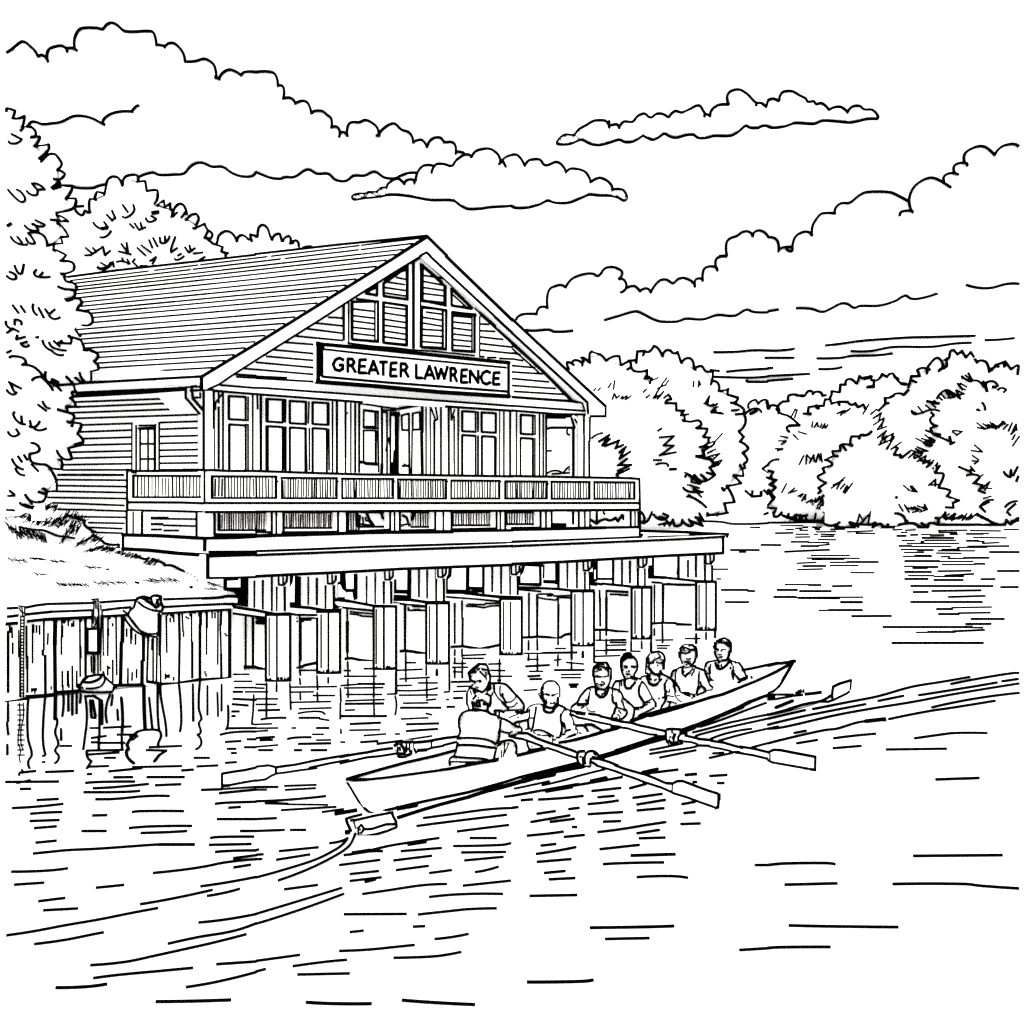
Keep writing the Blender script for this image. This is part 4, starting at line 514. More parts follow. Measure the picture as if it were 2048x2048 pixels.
sd.ink(S('11', '785,1112 950,1140 1075,1155; @14 945,1150 947,1570; @22 945,1570 943,1640; 985,1180 985,1640; 985,1415 978,1470; @7 985,1180 945,1180; 950,1165 1050,1165; @9 1010,1190 1010,1640; 998,1370 1005,1420', 8), FW, .02)
ps = []
for r, s in (((808, 1165, 895, 1288), '@14 808,1165 915,1178; @9 808,1165 806,1295; @13 895,1180 895,1290; 915,1178 915,1300; @12 808,1290 890,1290; 808,1298 918,1302'), ((808, 1318, 895, 1570), '808,1318 895,1318; @9 806,1318 806,1550; @14 897,1318 897,1580; 915,1315 920,1630; @22 820,1565 900,1570; @18 785,1555 815,1560')):
    p = MB(GLASS).slab(quad('11', *r, .08), FW, .01, up=.025); p.ink(S('11', s, 8), FW, .027); ps.append(('pane', p))
hs.part('side_light', sd, subs=ps)
dk = MB(WOOD).slab(quad('11', 1005, 1180, 1072, 1640), FW, .01, m=0, up=.02)
dk.ink(S('11', '@34 1056,1190 1056,1640; @34 1012,1192 1070,1195; @14 1040,1470 1030,1640; 1010,1630 1070,1640; @14 1020,1560 1025,1620', 10), FW, .02)
hs.part('doorway', dk)
dr = MB(WOOD).slab(P('11', '1075,1155 1240,1122 1240,1645 1075,1640'), FW, .06, up=.06)
dr.ink(S('11', '@18 1075,1152 1240,1122; @20 1240,1135 1240,1330; @22 1235,1330 1240,1640; @12 1140,1190 1143,1640; @8 1165,1320 1160,1640; @14 1090,1583 1140,1583; 1110,1570 1100,1590; @8 1150,1600 1150,1635', 10), FW, .062)
ps = []
for s in ('1085,1205 1138,1190 1138,1315 1088,1315', '1168,1190 1220,1180 1222,1310 1168,1312'):
    p = MB(GLASS).slab(P('11', s), FW, .01, up=.065); q = P('11', s); p.ink([(2.6, q + q[:1])], FW, .067); ps.append(('pane', p))
hs.part('open_door', dr, subs=ps)
# porch posts and the dark head of the side opening
PPL = FZ
po = MB(WOOD).slab(quad('10', 1535, 1008, 1612, 1640), PPL, .2); po.ink(S('10', '@14 1537,1010 1537,1610; 1612,1010 1612,1300', 12), PPL); hs.part('porch_post', po)
po = MB(WOOD).slab(quad('12', 545, 1195, 588, 1932), PPL, .2); po.ink(S('12', '@12 543,1205 543,1340; @10 545,1350 543,1665; @14 588,1205 585,1400; @16 580,1400 583,1665', 12), PPL); hs.part('porch_post', po)
po = MB(WOOD).slab(quad('12', 463, 1205, 500, 1932), FW, .1); po.ink(S('12', '@18 463,1300 463,1665; @14 497,1300 497,1665', 12), FW); hs.part('porch_post', po)
lt = MB(WOOD).slab(P('12', '257,1190 455,1190 465,1300 300,1300 257,1300'), FW, .06)
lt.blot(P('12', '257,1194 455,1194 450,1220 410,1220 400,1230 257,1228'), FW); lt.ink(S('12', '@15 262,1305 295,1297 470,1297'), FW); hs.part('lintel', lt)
kb = MB(WOOD).slab(P('12', '455,1195 540,1195 540,1300 500,1300 475,1290'), FW, .06)
kb.ink(S('12', '@16 448,1225 470,1295; 490,1200 520,1260; 475,1200 525,1200; @12 520,1200 523,1270; 470,1230 525,1310; 485,1250 520,1290; 500,1195 520,1230', 9), FW, .005); hs.part('knee_brace', kb)
hs.done()
# sign
SG = PU(-.42)
sg = MB(WOOD).slab(P('11', '448,650 1915,800 1915,1068 448,950'), SG, .06)
sg.ink(S('11', '@30 468,652 468,945; @26 455,662 1000,712 1450,760 1910,806; @22 1905,806 1905,1060; @32 455,948 900,982 1400,1028 1910,1060; @9 487,680 490,905; @14 500,690 500,910; @11 500,702 1000,758 1885,842; @15 500,910 1000,955 1890,1022; 487,680 510,683'), SG)
GL = {'G': '1,.14 .6,0 .25,.12 0,.5 .2,.9 .6,1 .95,.85 .95,.55 .6,.55', 'R': '0,1 0,0 .6,.02 .85,.25 .6,.48 .05,.5; .5,.5 1,1', 'E': '1,0 .12,.02 0,1 1,1; .1,.5 .85,.5', 'A': '0,1 .5,0 1,1; .2,.68 .8,.68', 'T': '0,0 1,0; .5,0 .5,1', 'L': '0,0 0,1 1,1', 'W': '0,0 .25,1 .5,.15 .75,1 1,0', 'N': '0,1 0,0 1,1 1,0', 'C': '1,.12 .6,0 .2,.15 0,.5 .2,.88 .6,1 1,.86'}
lt = []
for ch, x0, x1, y0, y1 in (('G', 580, 658, 770, 866), ('R', 692, 748, 776, 876), ('E', 775, 828, 782, 882), ('A', 848, 922, 790, 892), ('T', 932, 986, 800, 900), ('E', 1012, 1060, 806, 906), ('R', 1092, 1148, 812, 912), ('L', 1208, 1250, 820, 920), ('A', 1270, 1345, 828, 930), ('W', 1350, 1443, 836, 928), ('R', 1468, 1514, 846, 946), ('E', 1546, 1590, 858, 954), ('N', 1614, 1676, 864, 958), ('C', 1697, 1764, 868, 968), ('E', 1788, 1836, 880, 968)):
    for q in GL[ch].split(';'):
        lt += S('11', ' '.join('%f,%f' % (x0 + float(a.split(',')[0]) * (x1 - x0), y0 + float(a.split(',')[1]) * (y1 - y0)) for a in q.split()), 21)
sg.ink(lt, SG)
single('signboard', sg, 'long framed signboard reading GREATER LAWRENCE fixed across the gable', 'sign')
# ------------------------------------------------------------------ railing, deck and piles
RA, SK, FA, SL = PU(.1), PU(0.0), PU(.2), PU(.38)
rc = RA(409, 1000); WG = vplane(NS, (rc.x, rc.y)); WGF = vplane(NS, (FA(410, 1080).x, FA(410, 1080).y))
def bal(x0, y0, x1, y1, n, t):
    out = []
    for i in range(n):
        x = x0 + (x1 - x0) * (i + .5 + random.uniform(-.12, .12)) / n; a = random.choice((0, 0, 0, .06, .12)) * (y1 - y0); b = random.choice((0, 0, .03, .1)) * (y1 - y0)
        out += S(t, '@%f %f,%f %f,%f' % (random.choice((2, 3, 3, 4, 6, 8)), x, y0 + a, x + random.choice((0, 0, 3, -3)), y1 - b))
    return out
rl = Thing('deck_railing', 'white slatted railing running round the upper deck of the boathouse', 'railing')
panels = [('10', 1005, 1658, 1525, 1820, 20, WG), ('10', 1592, 1662, 2086, 1826, 21, RA), ('11', 190, 1674, 610, 1828, 21, RA), ('11', 645, 1680, 1036, 1828, 19, RA), ('11', 1066, 1686, 1436, 1830, 20, RA), ('11', 1468, 1694, 1838, 1830, 18, RA), ('11', 1874, 1700, 2196, 1830, 18, RA), ('12', 292, 1703, 586, 1832, 15, RA), ('12', 615, 1706, 925, 1832, 16, RA)]
for t, x0, y0, x1, y1, n, pl in panels:
    m = MB(WOOD).slab(quad(t, x0, y0, x1, y1), pl, .03)
    m.ink(bal(x0, y0, x1, y1, n, t) + S(t, '@13 %f,%f %f,%f; @10 %f,%f %f,%f; @9 %f,%f %f,%f; @9 %f,%f %f,%f' % (x0, y0, x1, y0 + 2, x0, y1, x1, y1, x0, y0, x0, y1, x1, y0, x1, y1)), pl, .004)
    rl.part('baluster_panel', m)
tr = MB(WOOD).slab(PP(('10', '1540,1615 1600,1612 1932,1620'), ('11', '1220,1650 1932,1665'), ('12', '890,1675 958,1680 958,1720 0,1702'), ('11', '0,1672'), ('10', '1540,1660')), RA, .08)
tr.ink(S('10', '@15 1540,1617 1600,1615 1720,1622 1932,1622') + S('11', '@15 0,1622 460,1638 800,1648 1220,1652; 1220,1652 1932,1663') + S('12', '@15 0,1660 400,1668 890,1676 958,1682'), RA, .004)
tw = MB(WOOD).slab(P('10', '962,1612 1540,1615 1540,1660 962,1655'), WG, .08); tw.ink(S('10', '@15 962,1613 1010,1622 1200,1622 1490,1620; 1390,1612 1540,1614; @24 1000,1625 1030,1630'), WG, .004)
rl.part('top_rail', tr).part('top_rail', tw)
lr = MB(WOOD).slab(PP(('10', '1540,1826 1932,1832'), ('11', '0,1832 1932,1832'), ('12', '955,1832 962,1925 0,1930'), ('11', '0,1925'), ('10', '1540,1930')), RA, .08)
lr.ink(S('10', '@15 1540,1864 1932,1864') + S('11', '@15 0,1864 1932,1864; @13 0,1928 860,1926; @16 860,1924 1932,1922') + S('12', '@15 0,1864 955,1864; @18 0,1922 955,1916') + S('10', '@14 1545,1932 1932,1930'), RA, .004)
lw = MB(WOOD).slab(P('10', '966,1822 1540,1824 1540,1935 966,1920'), WG, .08); lw.ink(S('10', '@15 966,1858 1370,1860 1540,1866; @14 970,1918 1350,1926 1540,1932'), WG, .004)
rl.part('bottom_rail', lr).part('bottom_rail', lw)
def rpost(t, x0, x1, y0, y1, pl, s):
    m = MB(WOOD).slab(quad(t, x0, y0, x1, y1), pl, .09, up=.01); m.ink(S(t, s, 10), pl, .014); rl.part('rail_post', m)
rpost('10', 963, 1003, 1640, 1832, WG, '@15 966,1615 966,1932')
rpost('10', 1528, 1590, 1640, 1832, RA, '@9 1540,1625 1540,1860')
for a, b in ((157, 188), (612, 643), (1038, 1064), (1438, 1466), (1840, 1872)): rpost('11', a, b, 1685, 1832, RA, '@5 %f,1700 %f,1702' % (a + 4, a + 6))
rpost('12', 266, 290, 1706, 1832, RA, '@7 268,1710 268,1725'); rpost('12', 588, 613, 1706, 1832, RA, '@6 618,1705 618,1715')
rpost('12', 927, 960, 1690, 1832, RA, '@15 957,1682 962,1932')
rl.done()
# posts and panels under the railing, fascia and slab
dk = Thing('deck', 'broad wooden deck with white fascia boards in front of the boathouse', 'deck')
def dpost(t, x0, x1, y0, y1, pl, s):
    m = MB(WOOD).slab(quad(t, x0, y0, x1, y1), pl, .15, up=.02); m.ink(S(t, s, 13), pl, .024); dk.part('deck_post', m)
dpost('20', 965, 1080, -5, 168, WG, '@15 967,0 967,160; @8 1015,0 1015,160; @13 1080,0 1080,158')
dpost('20', 1490, 1543, -5, 195, WG, '@14 1494,0 1494,190'); dpost('20', 1543, 1615, -5, 200, SK, '@12 1546,0 1546,195; @15 1614,10 1614,190')
for a, b, c, y in ((112, 202, 148, 178), (612, 680, None, 160), (1005, 1080, 1040, 152), (1345, 1470, 1408, 145), (1808, 1875, 1838, 135)):
    dpost('21', a, b, -5, y, SK, '@12 %f,0 %f,%f; @14 %f,0 %f,%f' % (a + 2, a + 2, y - 10, b, b, y - 12) + ('; @9 %f,0 %f,%f' % (c, c, y - 8) if c else ''))
dpost('22', 205, 295, -5, 125, SK, '@14 210,0 210,120; @13 250,0 250,120; @14 293,0 293,120')
dpost('22', 888, 965, -5, 125, SK, '@13 890,0 890,120; @8 922,0 922,115; @8 945,0 945,115; @13 960,0 960,125')
dpost('22', 450, 500, -5, 125, SK, '@16 455,0 455,90; @14 497,0 497,110'); dpost('22', 543, 585, -5, 125, SK, '@9 543,0 545,115; @9 583,0 580,115')
SP = PU(-.25)
sk = [('20', 1650, 8, 2037, 135, 22), ('21', 205, 8, 590, 118, 22), ('21', 690, 8, 760, 140, 4), ('21', 765, 8, 1000, 105, 0), ('21', 1085, 8, 1340, 110, 14), ('21', 1480, 8, 1808, 98, 17), ('21', 1880, 8, 2120, 90, 12)]
for t, x0, y0, x1, y1, n in sk:
    m = MB(WOOD).slab(quad(t, x0 - 40, y0 - 20, x1 + 40, 190), SP, .05)
    s = bal(x0, y0, x1, y1, n, t) if n else []
    s += S(t, '@12 %f,%f %f,%f; @10 %f,%f %f,%f; @16 %f,%f %f,%f' % (x0, y0 - 6, x1, y0 - 6, x0, y1 + 2, x1, y1 + 2, x0, y0, x0, y1))
    m.ink(s, SP); dk.part('skirting_panel', m)
m = MB(WOOD).slab(quad('21', 770, 5, 1000, 150), SP, .05, up=.02)
m.ink(S('21', '@18 830,10 850,60 880,100; @14 940,10 950,45 1000,50; @12 775,0 1005,5; @8 780,90 870,100; 800,40 805,90; 820,40 825,70; 835,60 870,95; @10 750,20 780,30 770,130; @12 770,110 1000,110; 960,60 990,50', 8), SP, .024); dk.part('skirting_panel', m)
m = MB(WOOD).slab(quad('21', 1085, 5, 1160, 130), SP, .05, up=.02); m.ink(S('21', '@14 1100,25 1130,40 1150,100; 1090,100 1140,90; @18 1185,10 1175,60', 9), SP, .024); dk.part('skirting_panel', m)
m = MB(WOOD).slab(quad('22', 300, 85, 500, 125), SP, .05); m.ink(S('22', '@13 300,90 420,92; 380,100 500,100; @9 300,105 500,112', 10), SP, .004); dk.part('skirting_panel', m)
fa = MB(WOOD).slab(PP(('20', '1543,170 1932,170'), ('21', '0,165 1932,140'), ('22', '0,120 962,105 962,190 0,245'), ('21', '1932,260 0,320'), ('20', '1543,325')), FA, .1)
fa.ink(S('20', '@20 1543,197 1770,194 1932,185') + S('20', '@22 1615,172 1932,172') + S('21', '@26 0,180 350,170 800,157; @26 800,155 1480,148; @18 1480,143 1932,138; @14 0,150 100,152 110,165; @16 200,155 600,150; @16 690,150 1000,135; @14 1090,140 1340,135; @16 1480,132 1800,125') + S('22', '@22 0,132 380,125 700,118; @16 700,118 965,113; @14 0,120 200,118; @14 962,125 962,190') + S('20', '@22 1545,205 1543,290') + S('21', '@14 0,295 420,280 850,262 1480,243 1932,232') + S('22', '@18 0,225 440,212 840,196 965,190; @14 1543,300'), FA, .004)
fa.ink(S('20', '@14 1575,300 1932,298'), FA, .004)
fwg = MB(WOOD).slab(P('20', '930,165 1543,185 1543,330 930,285'), WGF, .1)
fwg.ink(S('20', '@24 930,172 1180,178 1500,196 1543,198; @18 932,172 932,275; @28 930,278 1150,290 1350,312 1560,326'), WGF, .004)
dk.part('fascia', fa).part('fascia', fwg)
sl = MB(WOOD).slab(PP(('20', '1565,325 1932,312'), ('21', '0,310 1932,250'), ('22', '0,240 1600,175 1592,312 0,392'), ('21', '1932,392 0,487'), ('20', '1565,502')), SL, .4)
sl.ink(S('20', '@22 1567,325 1567,500; @14 1570,336 1680,332 1932,322; 1580,318 1932,308; @14 1580,498 1790,495 1932,490') + S('21', '@16 0,325 330,312 700,298 1150,282 1932,255; @20 0,485 330,468 630,455 1080,430 1480,415 1932,398') + S('22', '@14 0,258 420,240 860,222 1370,200 1590,186; @20 1590,190 1590,310; @20 0,392 400,375 820,350 1200,328 1590,310'), SL, .004)
# top of the slab runs back under the fascia
a, b = SL(413, 1110), SL(1447, 1073); back = Vector((-N[0], -N[1], 0)) * .35
sl.solid([a, b, b + back, a + back], [p - Vector((0, 0, .08)) for p in (a, b, b + back, a + back)])
c, d2, e = FA(1280, 1061), FA(1452, 1067.5), SL(1452, 1073)
sl.ink(S('22', '@20 970,142 1110,146 1310,152 1460,162 1625,168; @14 1625,168 1620,190; @9 1025,188 1230,182 1380,182; 1040,200 1220,190; 1340,170 1500,172 1600,186; @14 970,185 980,170', 9), FA, .01)
dk.part('slab', sl)
dk.done()
# piles
pr = Thing('pier_piles', 'row of thick timber piles with cap beams carrying the deck over the water', 'pier')
LP = [('21', 75, 258, 775, 1280, [75, 258], [(100, 6), (158, 10)]), ('21', 460, 634, 752, 1222, [462, 634], [(492, 8), (547, 11)]), ('21', 887, 1060, 712, 1192, [888, 1057], [(908, 7), (965, 13)]), ('21', 1284, 1457, 688, 1152, [1285, 1456], [(1310, 6), (1365, 13)]), ('21', 1843, 2008, 655, 1082, [1843, 2006], [(1868, 6), (1920, 8)]), ('22', 447, 620, 598, 1015, [448, 619], [(475, 8), (537, 9)]), ('22', 900, 1053, 570, 963, [903, 1051], [(928, 8), (980, 13)]), ('22', 1387, 1541, 527, 898, [1390, 1538], [(1412, 6), (1465, 9)])]
UP = [('20', [(1866, 500, 725, 12), (1920, 520, 720, 8)], ('21', [(52, 515, 735, 11), (120, 490, 745, 11), (157, 490, 745, 8), (217, 560, 745, 14)]), 0, -75, 222), ('21', [(330, 490, 700, 15), (395, 490, 700, 8), (460, 500, 700, 13), (525, 480, 725, 9), (588, 540, 730, 14)], None, 0, 325, 592), ('21', [(757, 470, 655, 14), (835, 485, 685, 7), (900, 460, 690, 8), (965, 450, 700, 13), (1020, 510, 700, 14)], None, 0, 752, 1024), ('21', [(1163, 440, 648, 15), (1230, 440, 640, 11), (1292, 440, 650, 10), (1360, 430, 665, 12), (1418, 495, 665, 15)], None, 0, 1160, 1424), ('21', [(1715, 415, 625, 16), (1783, 420, 600, 11), (1850, 410, 615, 12), (1918, 410, 632, 10), (1975, 465, 630, 14)], None, 0, 1712, 1978), ('22', [(350, 385, 572, 16), (418, 380, 575, 8), (490, 380, 580, 11), (550, 400, 580, 11), (585, 440, 580, 8)], None, 0, 347, 590), ('22', [(763, 365, 548, 14), (830, 365, 545, 11), (890, 370, 535, 13), (950, 355, 555, 14), (1003, 400, 555, 10)], None, 0, 760, 1006), ('22', [(1256, 335, 495, 14), (1328, 365, 490, 10), (1388, 335, 490, 13), (1456, 330, 515, 13), (1510, 370, 515, 13)], None, 0, 1252, 1513)]
BE = [('21', '-170,715 0,738 75,757 150,770 250,762 370,772 460,775 460,795 260,772 75,800 -170,765', '@18 -165,717 0,742 90,760 140,770; 140,768 250,765 300,775 460,778; @14 -170,765 0,788 75,798; 0,800 70,815; 0,830 70,835', None), ('21', '225,705 470,735 590,742 635,722 635,745 590,760 470,760 225,730', '@18 230,708 400,722 520,742 640,738; 225,690 320,692; @14 460,760 600,750', None), ('21', '595,665 760,690 890,705 1062,710 1062,725 890,725 610,720', '@20 600,660 700,672; @16 700,672 890,708 1060,712; @14 600,715 690,725 885,745; 600,705 620,718', None), ('21', '1025,655 1290,678 1462,680 1462,695 1290,692 1030,690', '@18 1030,660 1160,662 1290,680 1460,682; 1030,685 1120,695; @10 1060,690 1290,712; @10 1045,630 1130,635', None), ('21', '1428,605 1715,630 2010,635 2010,655 1845,655 1430,640', '@22 1430,605 1570,605; @18 1570,610 1715,628 1845,640 2010,645; @10 1430,640 1640,655 1840,675; 1570,600 1700,600; @14 1840,690 1920,670', None), ('22', '50,560 340,575 620,590 620,602 450,605 50,590', '@16 50,570 230,575 340,580 450,592 620,592; @10 50,585 220,600', None), ('22', '590,530 765,550 900,560 1055,560 1055,575 900,578 600,550', '@18 590,535 680,545; @15 680,540 900,562 1055,565; 590,545 640,550', None), ('22', '1028,490 1255,500 1390,518 1542,522 1542,535 1390,535 1030,515', '@18 1030,490 1160,495; @15 1160,495 1390,520 1540,525; @12 1055,530 1130,535; 1140,545 1390,550', None)]
for i, (t, x0, x1, y0, y1, ed, gr_) in enumerate(LP):
    ox, oy, k = org(t); yb = oy + y1 / k; Y = H0 * F / (yb - HY) - .02; f = flat(Y)
    m = MB(WOOD).slab(quad(t, x0, y0, x1, y1 + 60), f, .5)
    mid = (x0 + x1) / 2
    s = ''.join('@15 %f,%f %f,%f;' % (x, y0, x, y1 - 6) for x in ed) + ''.join('@%d %f,%f %f,%f;' % (w, x, y0 + 22 * (w < 9), x, y1 - (0 if w > 8 else 45)) for x, w in gr_)
    s += '@15 %f,%f %f,%f;@18 %f,%f %f,%f %f,%f %f,%f' % (x0, y0, x1, y0, x0, y1 - 14, mid - 20, y1 - 2, mid + 20, y1 - 2, x1, y1 - 16)
    m.ink(S(t, s), f)
    for q in range(9):
        x = x0 + (x1 - x0) * random.random(); m.ink(S(t, '@7 %f,%f %f,%f' % (x, y1 - 12, x, y1 - random.uniform(18, 34))), f)
    pr.part('pile', m)
    t2, ls, ex, _, a, b = UP[i]; fu = flat(Y + .45); tt = '21' if t2 == '20' else t2
    yt = min(l[1] for l in ls) - 40; ybm = max(l[2] for l in ls) + 30
    if t2 == '20': yt, ybm = 440, 770
    m = MB(WOOD).slab(quad(tt, a, yt, b, ybm), fu, .35)
    for T_, LL in ([(t2, ls)] + ([ex] if ex else [])):
        for x, p, q, w in LL: m.ink(S(T_, '@%d %f,%f %f,%f' % (w, x, p, x, q)), fu)
    xr = b; pyt = min(l[1] for l in ls)
    m2 = MB(WOOD).slab(quad(tt, xr - 60, yt + 25, xr + 12, (490 if t2 == '20' else pyt) + 65), fu, .1, up=.2)
    yy = 490 if t2 == '20' else pyt
    m2.ink(S(tt, '@9 %f,%f %f,%f %f,%f; @8 %f,%f %f,%f; @12 %f,%f %f,%f %f,%f' % (xr - 52, yy - 5, xr - 50, yy + 60, xr - 12, yy + 62, xr - 18, yy - 5, xr - 16, yy + 55, xr + 12, yy, xr + 10, yy + 35, xr - 14, yy + 62)), flat(Y + .25))
    pr.part('upper_post', m, subs=[('bracket', m2)])
    tb, poly, s, _ = BE[i]; fb_ = flat(Y + .12)
    m = MB(WOOD).slab(P(tb, poly), fb_, .2); m.ink(S(tb, s, 13), fb_); pr.part('cap_beam', m)
UL = PU(-1.6)
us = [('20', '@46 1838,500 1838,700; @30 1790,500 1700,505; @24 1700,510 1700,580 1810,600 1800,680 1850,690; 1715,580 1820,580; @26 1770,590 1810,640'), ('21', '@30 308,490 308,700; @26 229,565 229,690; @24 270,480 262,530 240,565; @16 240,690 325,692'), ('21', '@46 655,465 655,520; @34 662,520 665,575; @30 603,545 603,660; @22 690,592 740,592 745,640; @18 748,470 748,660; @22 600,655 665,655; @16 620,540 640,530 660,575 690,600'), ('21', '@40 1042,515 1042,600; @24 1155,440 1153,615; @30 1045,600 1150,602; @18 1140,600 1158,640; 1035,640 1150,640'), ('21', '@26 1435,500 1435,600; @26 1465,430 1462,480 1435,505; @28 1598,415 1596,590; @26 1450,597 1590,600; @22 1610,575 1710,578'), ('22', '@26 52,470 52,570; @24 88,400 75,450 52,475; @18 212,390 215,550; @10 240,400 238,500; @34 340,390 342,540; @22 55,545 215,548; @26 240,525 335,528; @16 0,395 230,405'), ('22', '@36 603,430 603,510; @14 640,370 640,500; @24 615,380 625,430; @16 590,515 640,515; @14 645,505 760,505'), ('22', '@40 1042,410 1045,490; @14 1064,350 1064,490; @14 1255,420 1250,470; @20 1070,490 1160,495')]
for i, (t, s) in enumerate(us):  # dark gaps under the slab, their shade drawn in as thick black ink
    o2, oy, k = org(LP[i][0]); Y = H0 * F / (oy + LP[i][4] / k - HY); pr.part('dark_gap_ink', MB(WOOD).ink(S(t, s, 20), flat(Y + .5)))
# plank screen between the piles
sc = Thing('plank_screen', 'vertical plank screen standing in the water behind the pier piles', 'screen')
BY = [('21', -178, 80, 780, 1190, 1175, '@9 -137,800 -137,1130; @10 -77,780 -77,1160; @15 -22,780 -22,1160; @22 -170,1180 -135,1170 0,1170; @18 0,1172 35,1180 75,1192; 5,820 70,820; 5,825 5,840 70,845'), ('21', 258, 462, 790, 1180, 1165, '@10 330,785 330,1170; @8 340,800 340,1120; @18 265,1180 325,1178 370,1155 455,1138; 265,800 310,800; 265,825 315,825; 340,803 450,800; @16 345,812 415,812; 340,825 360,825'), ('21', 636, 888, 735, 1125, 1115, '@20 690,830 690,1055; @9 688,735 690,830; @9 690,1055 690,1100; @16 640,1112 720,1102 780,1115 880,1127; 710,750 760,758 880,768; 710,768 770,775 800,785 880,790'), ('21', 1060, 1285, 700, 1070, 1065, '@15 1125,705 1125,1040; @18 1065,1052 1130,1046 1180,1052 1280,1070; 1180,712 1280,715; 1150,718 1150,742 1280,742; @12 1190,738 1235,738'), ('21', 1458, 1845, 655, 1032, 1025, '@11 1500,690 1500,990; @10 1555,670 1555,800; @14 1560,800 1558,1005; @16 1465,1018 1560,1012 1690,1032 1780,1015 1840,1002; 1590,700 1590,712 1650,712 1720,722 1770,710 1840,705; 1600,695 1720,700 1735,690 1840,688'), ('22', 76, 450, 590, 955, 945, '@11 128,612 128,935; @14 190,625 190,930; @8 348,630 348,700; @14 350,700 348,950; @16 80,948 190,940 270,943 350,957 400,925 440,918; 195,620 300,618 320,635 440,630; 200,645 240,655 330,665 350,645 440,648; @12 265,630 300,630', ), ('22', 615, 905, 580, 908, 902, '@9 660,590 662,650; @12 664,650 666,860; @9 712,590 712,650; @17 712,650 712,880; @15 625,888 715,888 800,900 890,908; @14 722,595 800,600 895,605; 740,622 810,622; @12 810,626 895,628'), ('22', 1050, 1392, 528, 858, 850, '@8 1075,550 1075,835; @15 1140,540 1138,830; @14 1055,842 1140,835 1240,838; @17 1240,845 1340,852; 1340,850 1365,850; @12 1170,542 1250,550 1385,552')]
for t, x0, x1, y0, y1, yc, s in BY:
    ox, oy, k = org(t); Y = H0 * F / (oy + y1 / k - HY) - .02; f = flat(Y)
    m = MB(WOOD).slab(quad(t, x0 - 20, y0 - 20, x1 + 20, yc + 12), f, .1); m.ink(S(t, s, 8), f); sc.part('plank_panel', m)
sc.done()
pr.done()
# ------------------------------------------------------------------ bulkhead with what hangs on it
bw = Thing('timber_bulkhead', 'weathered vertical-plank bulkhead wall along the left river bank', 'retaining wall')
cp = MB(WOOD).slab(P('20', '-100,722 48,725 190,718 350,692 690,685 1040,660 1225,655 1640,645 1790,636 1800,690 1720,740 1215,768 680,795 330,812 130,838 -100,850'), BU, .35, up=.05)
cp.ink(S('20', '@15 48,725 190,718 270,702 350,692 690,684; @14 745,680 850,672 1040,660; @14 1225,657 1520,648; 1520,650 1640,645 1710,633 1785,636; 48,788 190,770 380,750; @14 380,750 690,738; @15 770,738 900,722 1000,715; @15 1225,715 1450,702 1690,692 1795,695; @22 40,842 130,835; @20 200,822 330,808; @22 330,808 680,792; @16 770,785 960,775; @15 1215,765 1500,745 1730,735; 1740,690 1760,715 1850,720; @12 1795,636 1790,690', 18), BU, .05)
pk = MB(WOOD).slab(P('20', '-100,830 330,805 680,790 1215,765 1735,735 1735,1265 1510,1275 1350,1300 1080,1310 640,1350 410,1375 200,1410 -100,1460'), BU, .2)
s = '@15 60,900 60,1360; 72,860 72,910; 88,870 92,950; 95,985 95,1070; 140,890 142,1100; @9 200,860 200,1100; @14 205,1090 205,1180; 207,1180 207,1360; 245,850 245,1140; @13 250,850 250,910; 275,855 275,910; 298,855 298,925; @9 330,820 330,1040; @13 322,1040 322,1080; @15 340,1080 342,1370; 362,915 358,1000; @28 416,820 412,1000; @22 412,1000 416,1370; 465,820 468,860; @14 468,860 468,940; 463,940 463,1075; 485,820 485,840; 515,820 515,860; 540,840 540,865; 555,825 555,865; 602,810 605,1240; @13 605,1015 607,1100; 505,1200; 470,1200 470,1320; @13 512,1200 512,1310; 545,1160 547,1340; 578,1200 578,1320; @16 643,800 645,870; @26 652,880 652,1060; @14 645,1060 645,1230; 770,1030 782,1080; 775,790 778,1040; 815,800 812,1085; @13 815,880 815,930; 812,1160 812,1230; 848,840 850,860; 850,1115 850,1285; 875,790 880,1230; 825,1170 828,1180; @26 925,785 922,980; @22 915,980 908,1300; 955,880 955,940; 985,880 988,995; @13 990,890 990,960; 1022,920 1022,1000; 965,1180 965,1270; 998,1210 995,1270; 1030,1185 1030,1250; @20 1082,930 1082,1120; @22 1072,1120 1070,1300; @10 1105,940 1118,950 1112,1150 1108,1280; 1148,960 1146,1040; 1155,950 1155,1270; 1185,950 1180,1280; @14 1210,780 1205,1080; 1210,1080 1212,1290; 1255,785 1258,1060; 1285,800 1285,830; 1310,780 1312,830; 1248,1220 1248,1260; 1275,1225 1275,1250; 1310,1245 1310,1270; @15 1350,770 1355,960; @13 1355,960 1350,1290; 1375,770 1380,900; 1385,900 1385,940; @8 1445,770 1445,980; @14 1450,980 1450,1250; @20 1512,750 1512,850; @18 1508,850 1508,1270; @14 1560,755 1560,870; 1558,870 1558,1075; 1555,1220 1555,1240; 1600,755 1600,800; 1622,760 1622,800; 1645,755 1642,1150; @14 1668,750 1665,850; @9 1662,850 1668,1070; @14 1668,1070 1670,1260; 1695,915 1710,935; @22 1732,700 1732,1262; 1400,790 1425,805'
pk.ink(S('20', s, 8), BU)
pk.ink(S('20', '@22 40,1438 130,1425 200,1408; @24 200,1393 340,1384 410,1375; @18 420,1360 560,1350 640,1345; @20 640,1350 700,1360 830,1356; @20 860,1308 1065,1302; @18 1110,1278 1190,1290; @20 1190,1298 1350,1295; @18 1350,1290 1480,1268; @16 1480,1265 1600,1260; @20 1600,1260 1690,1258; 1690,1260 1720,1250'), BU, .01)
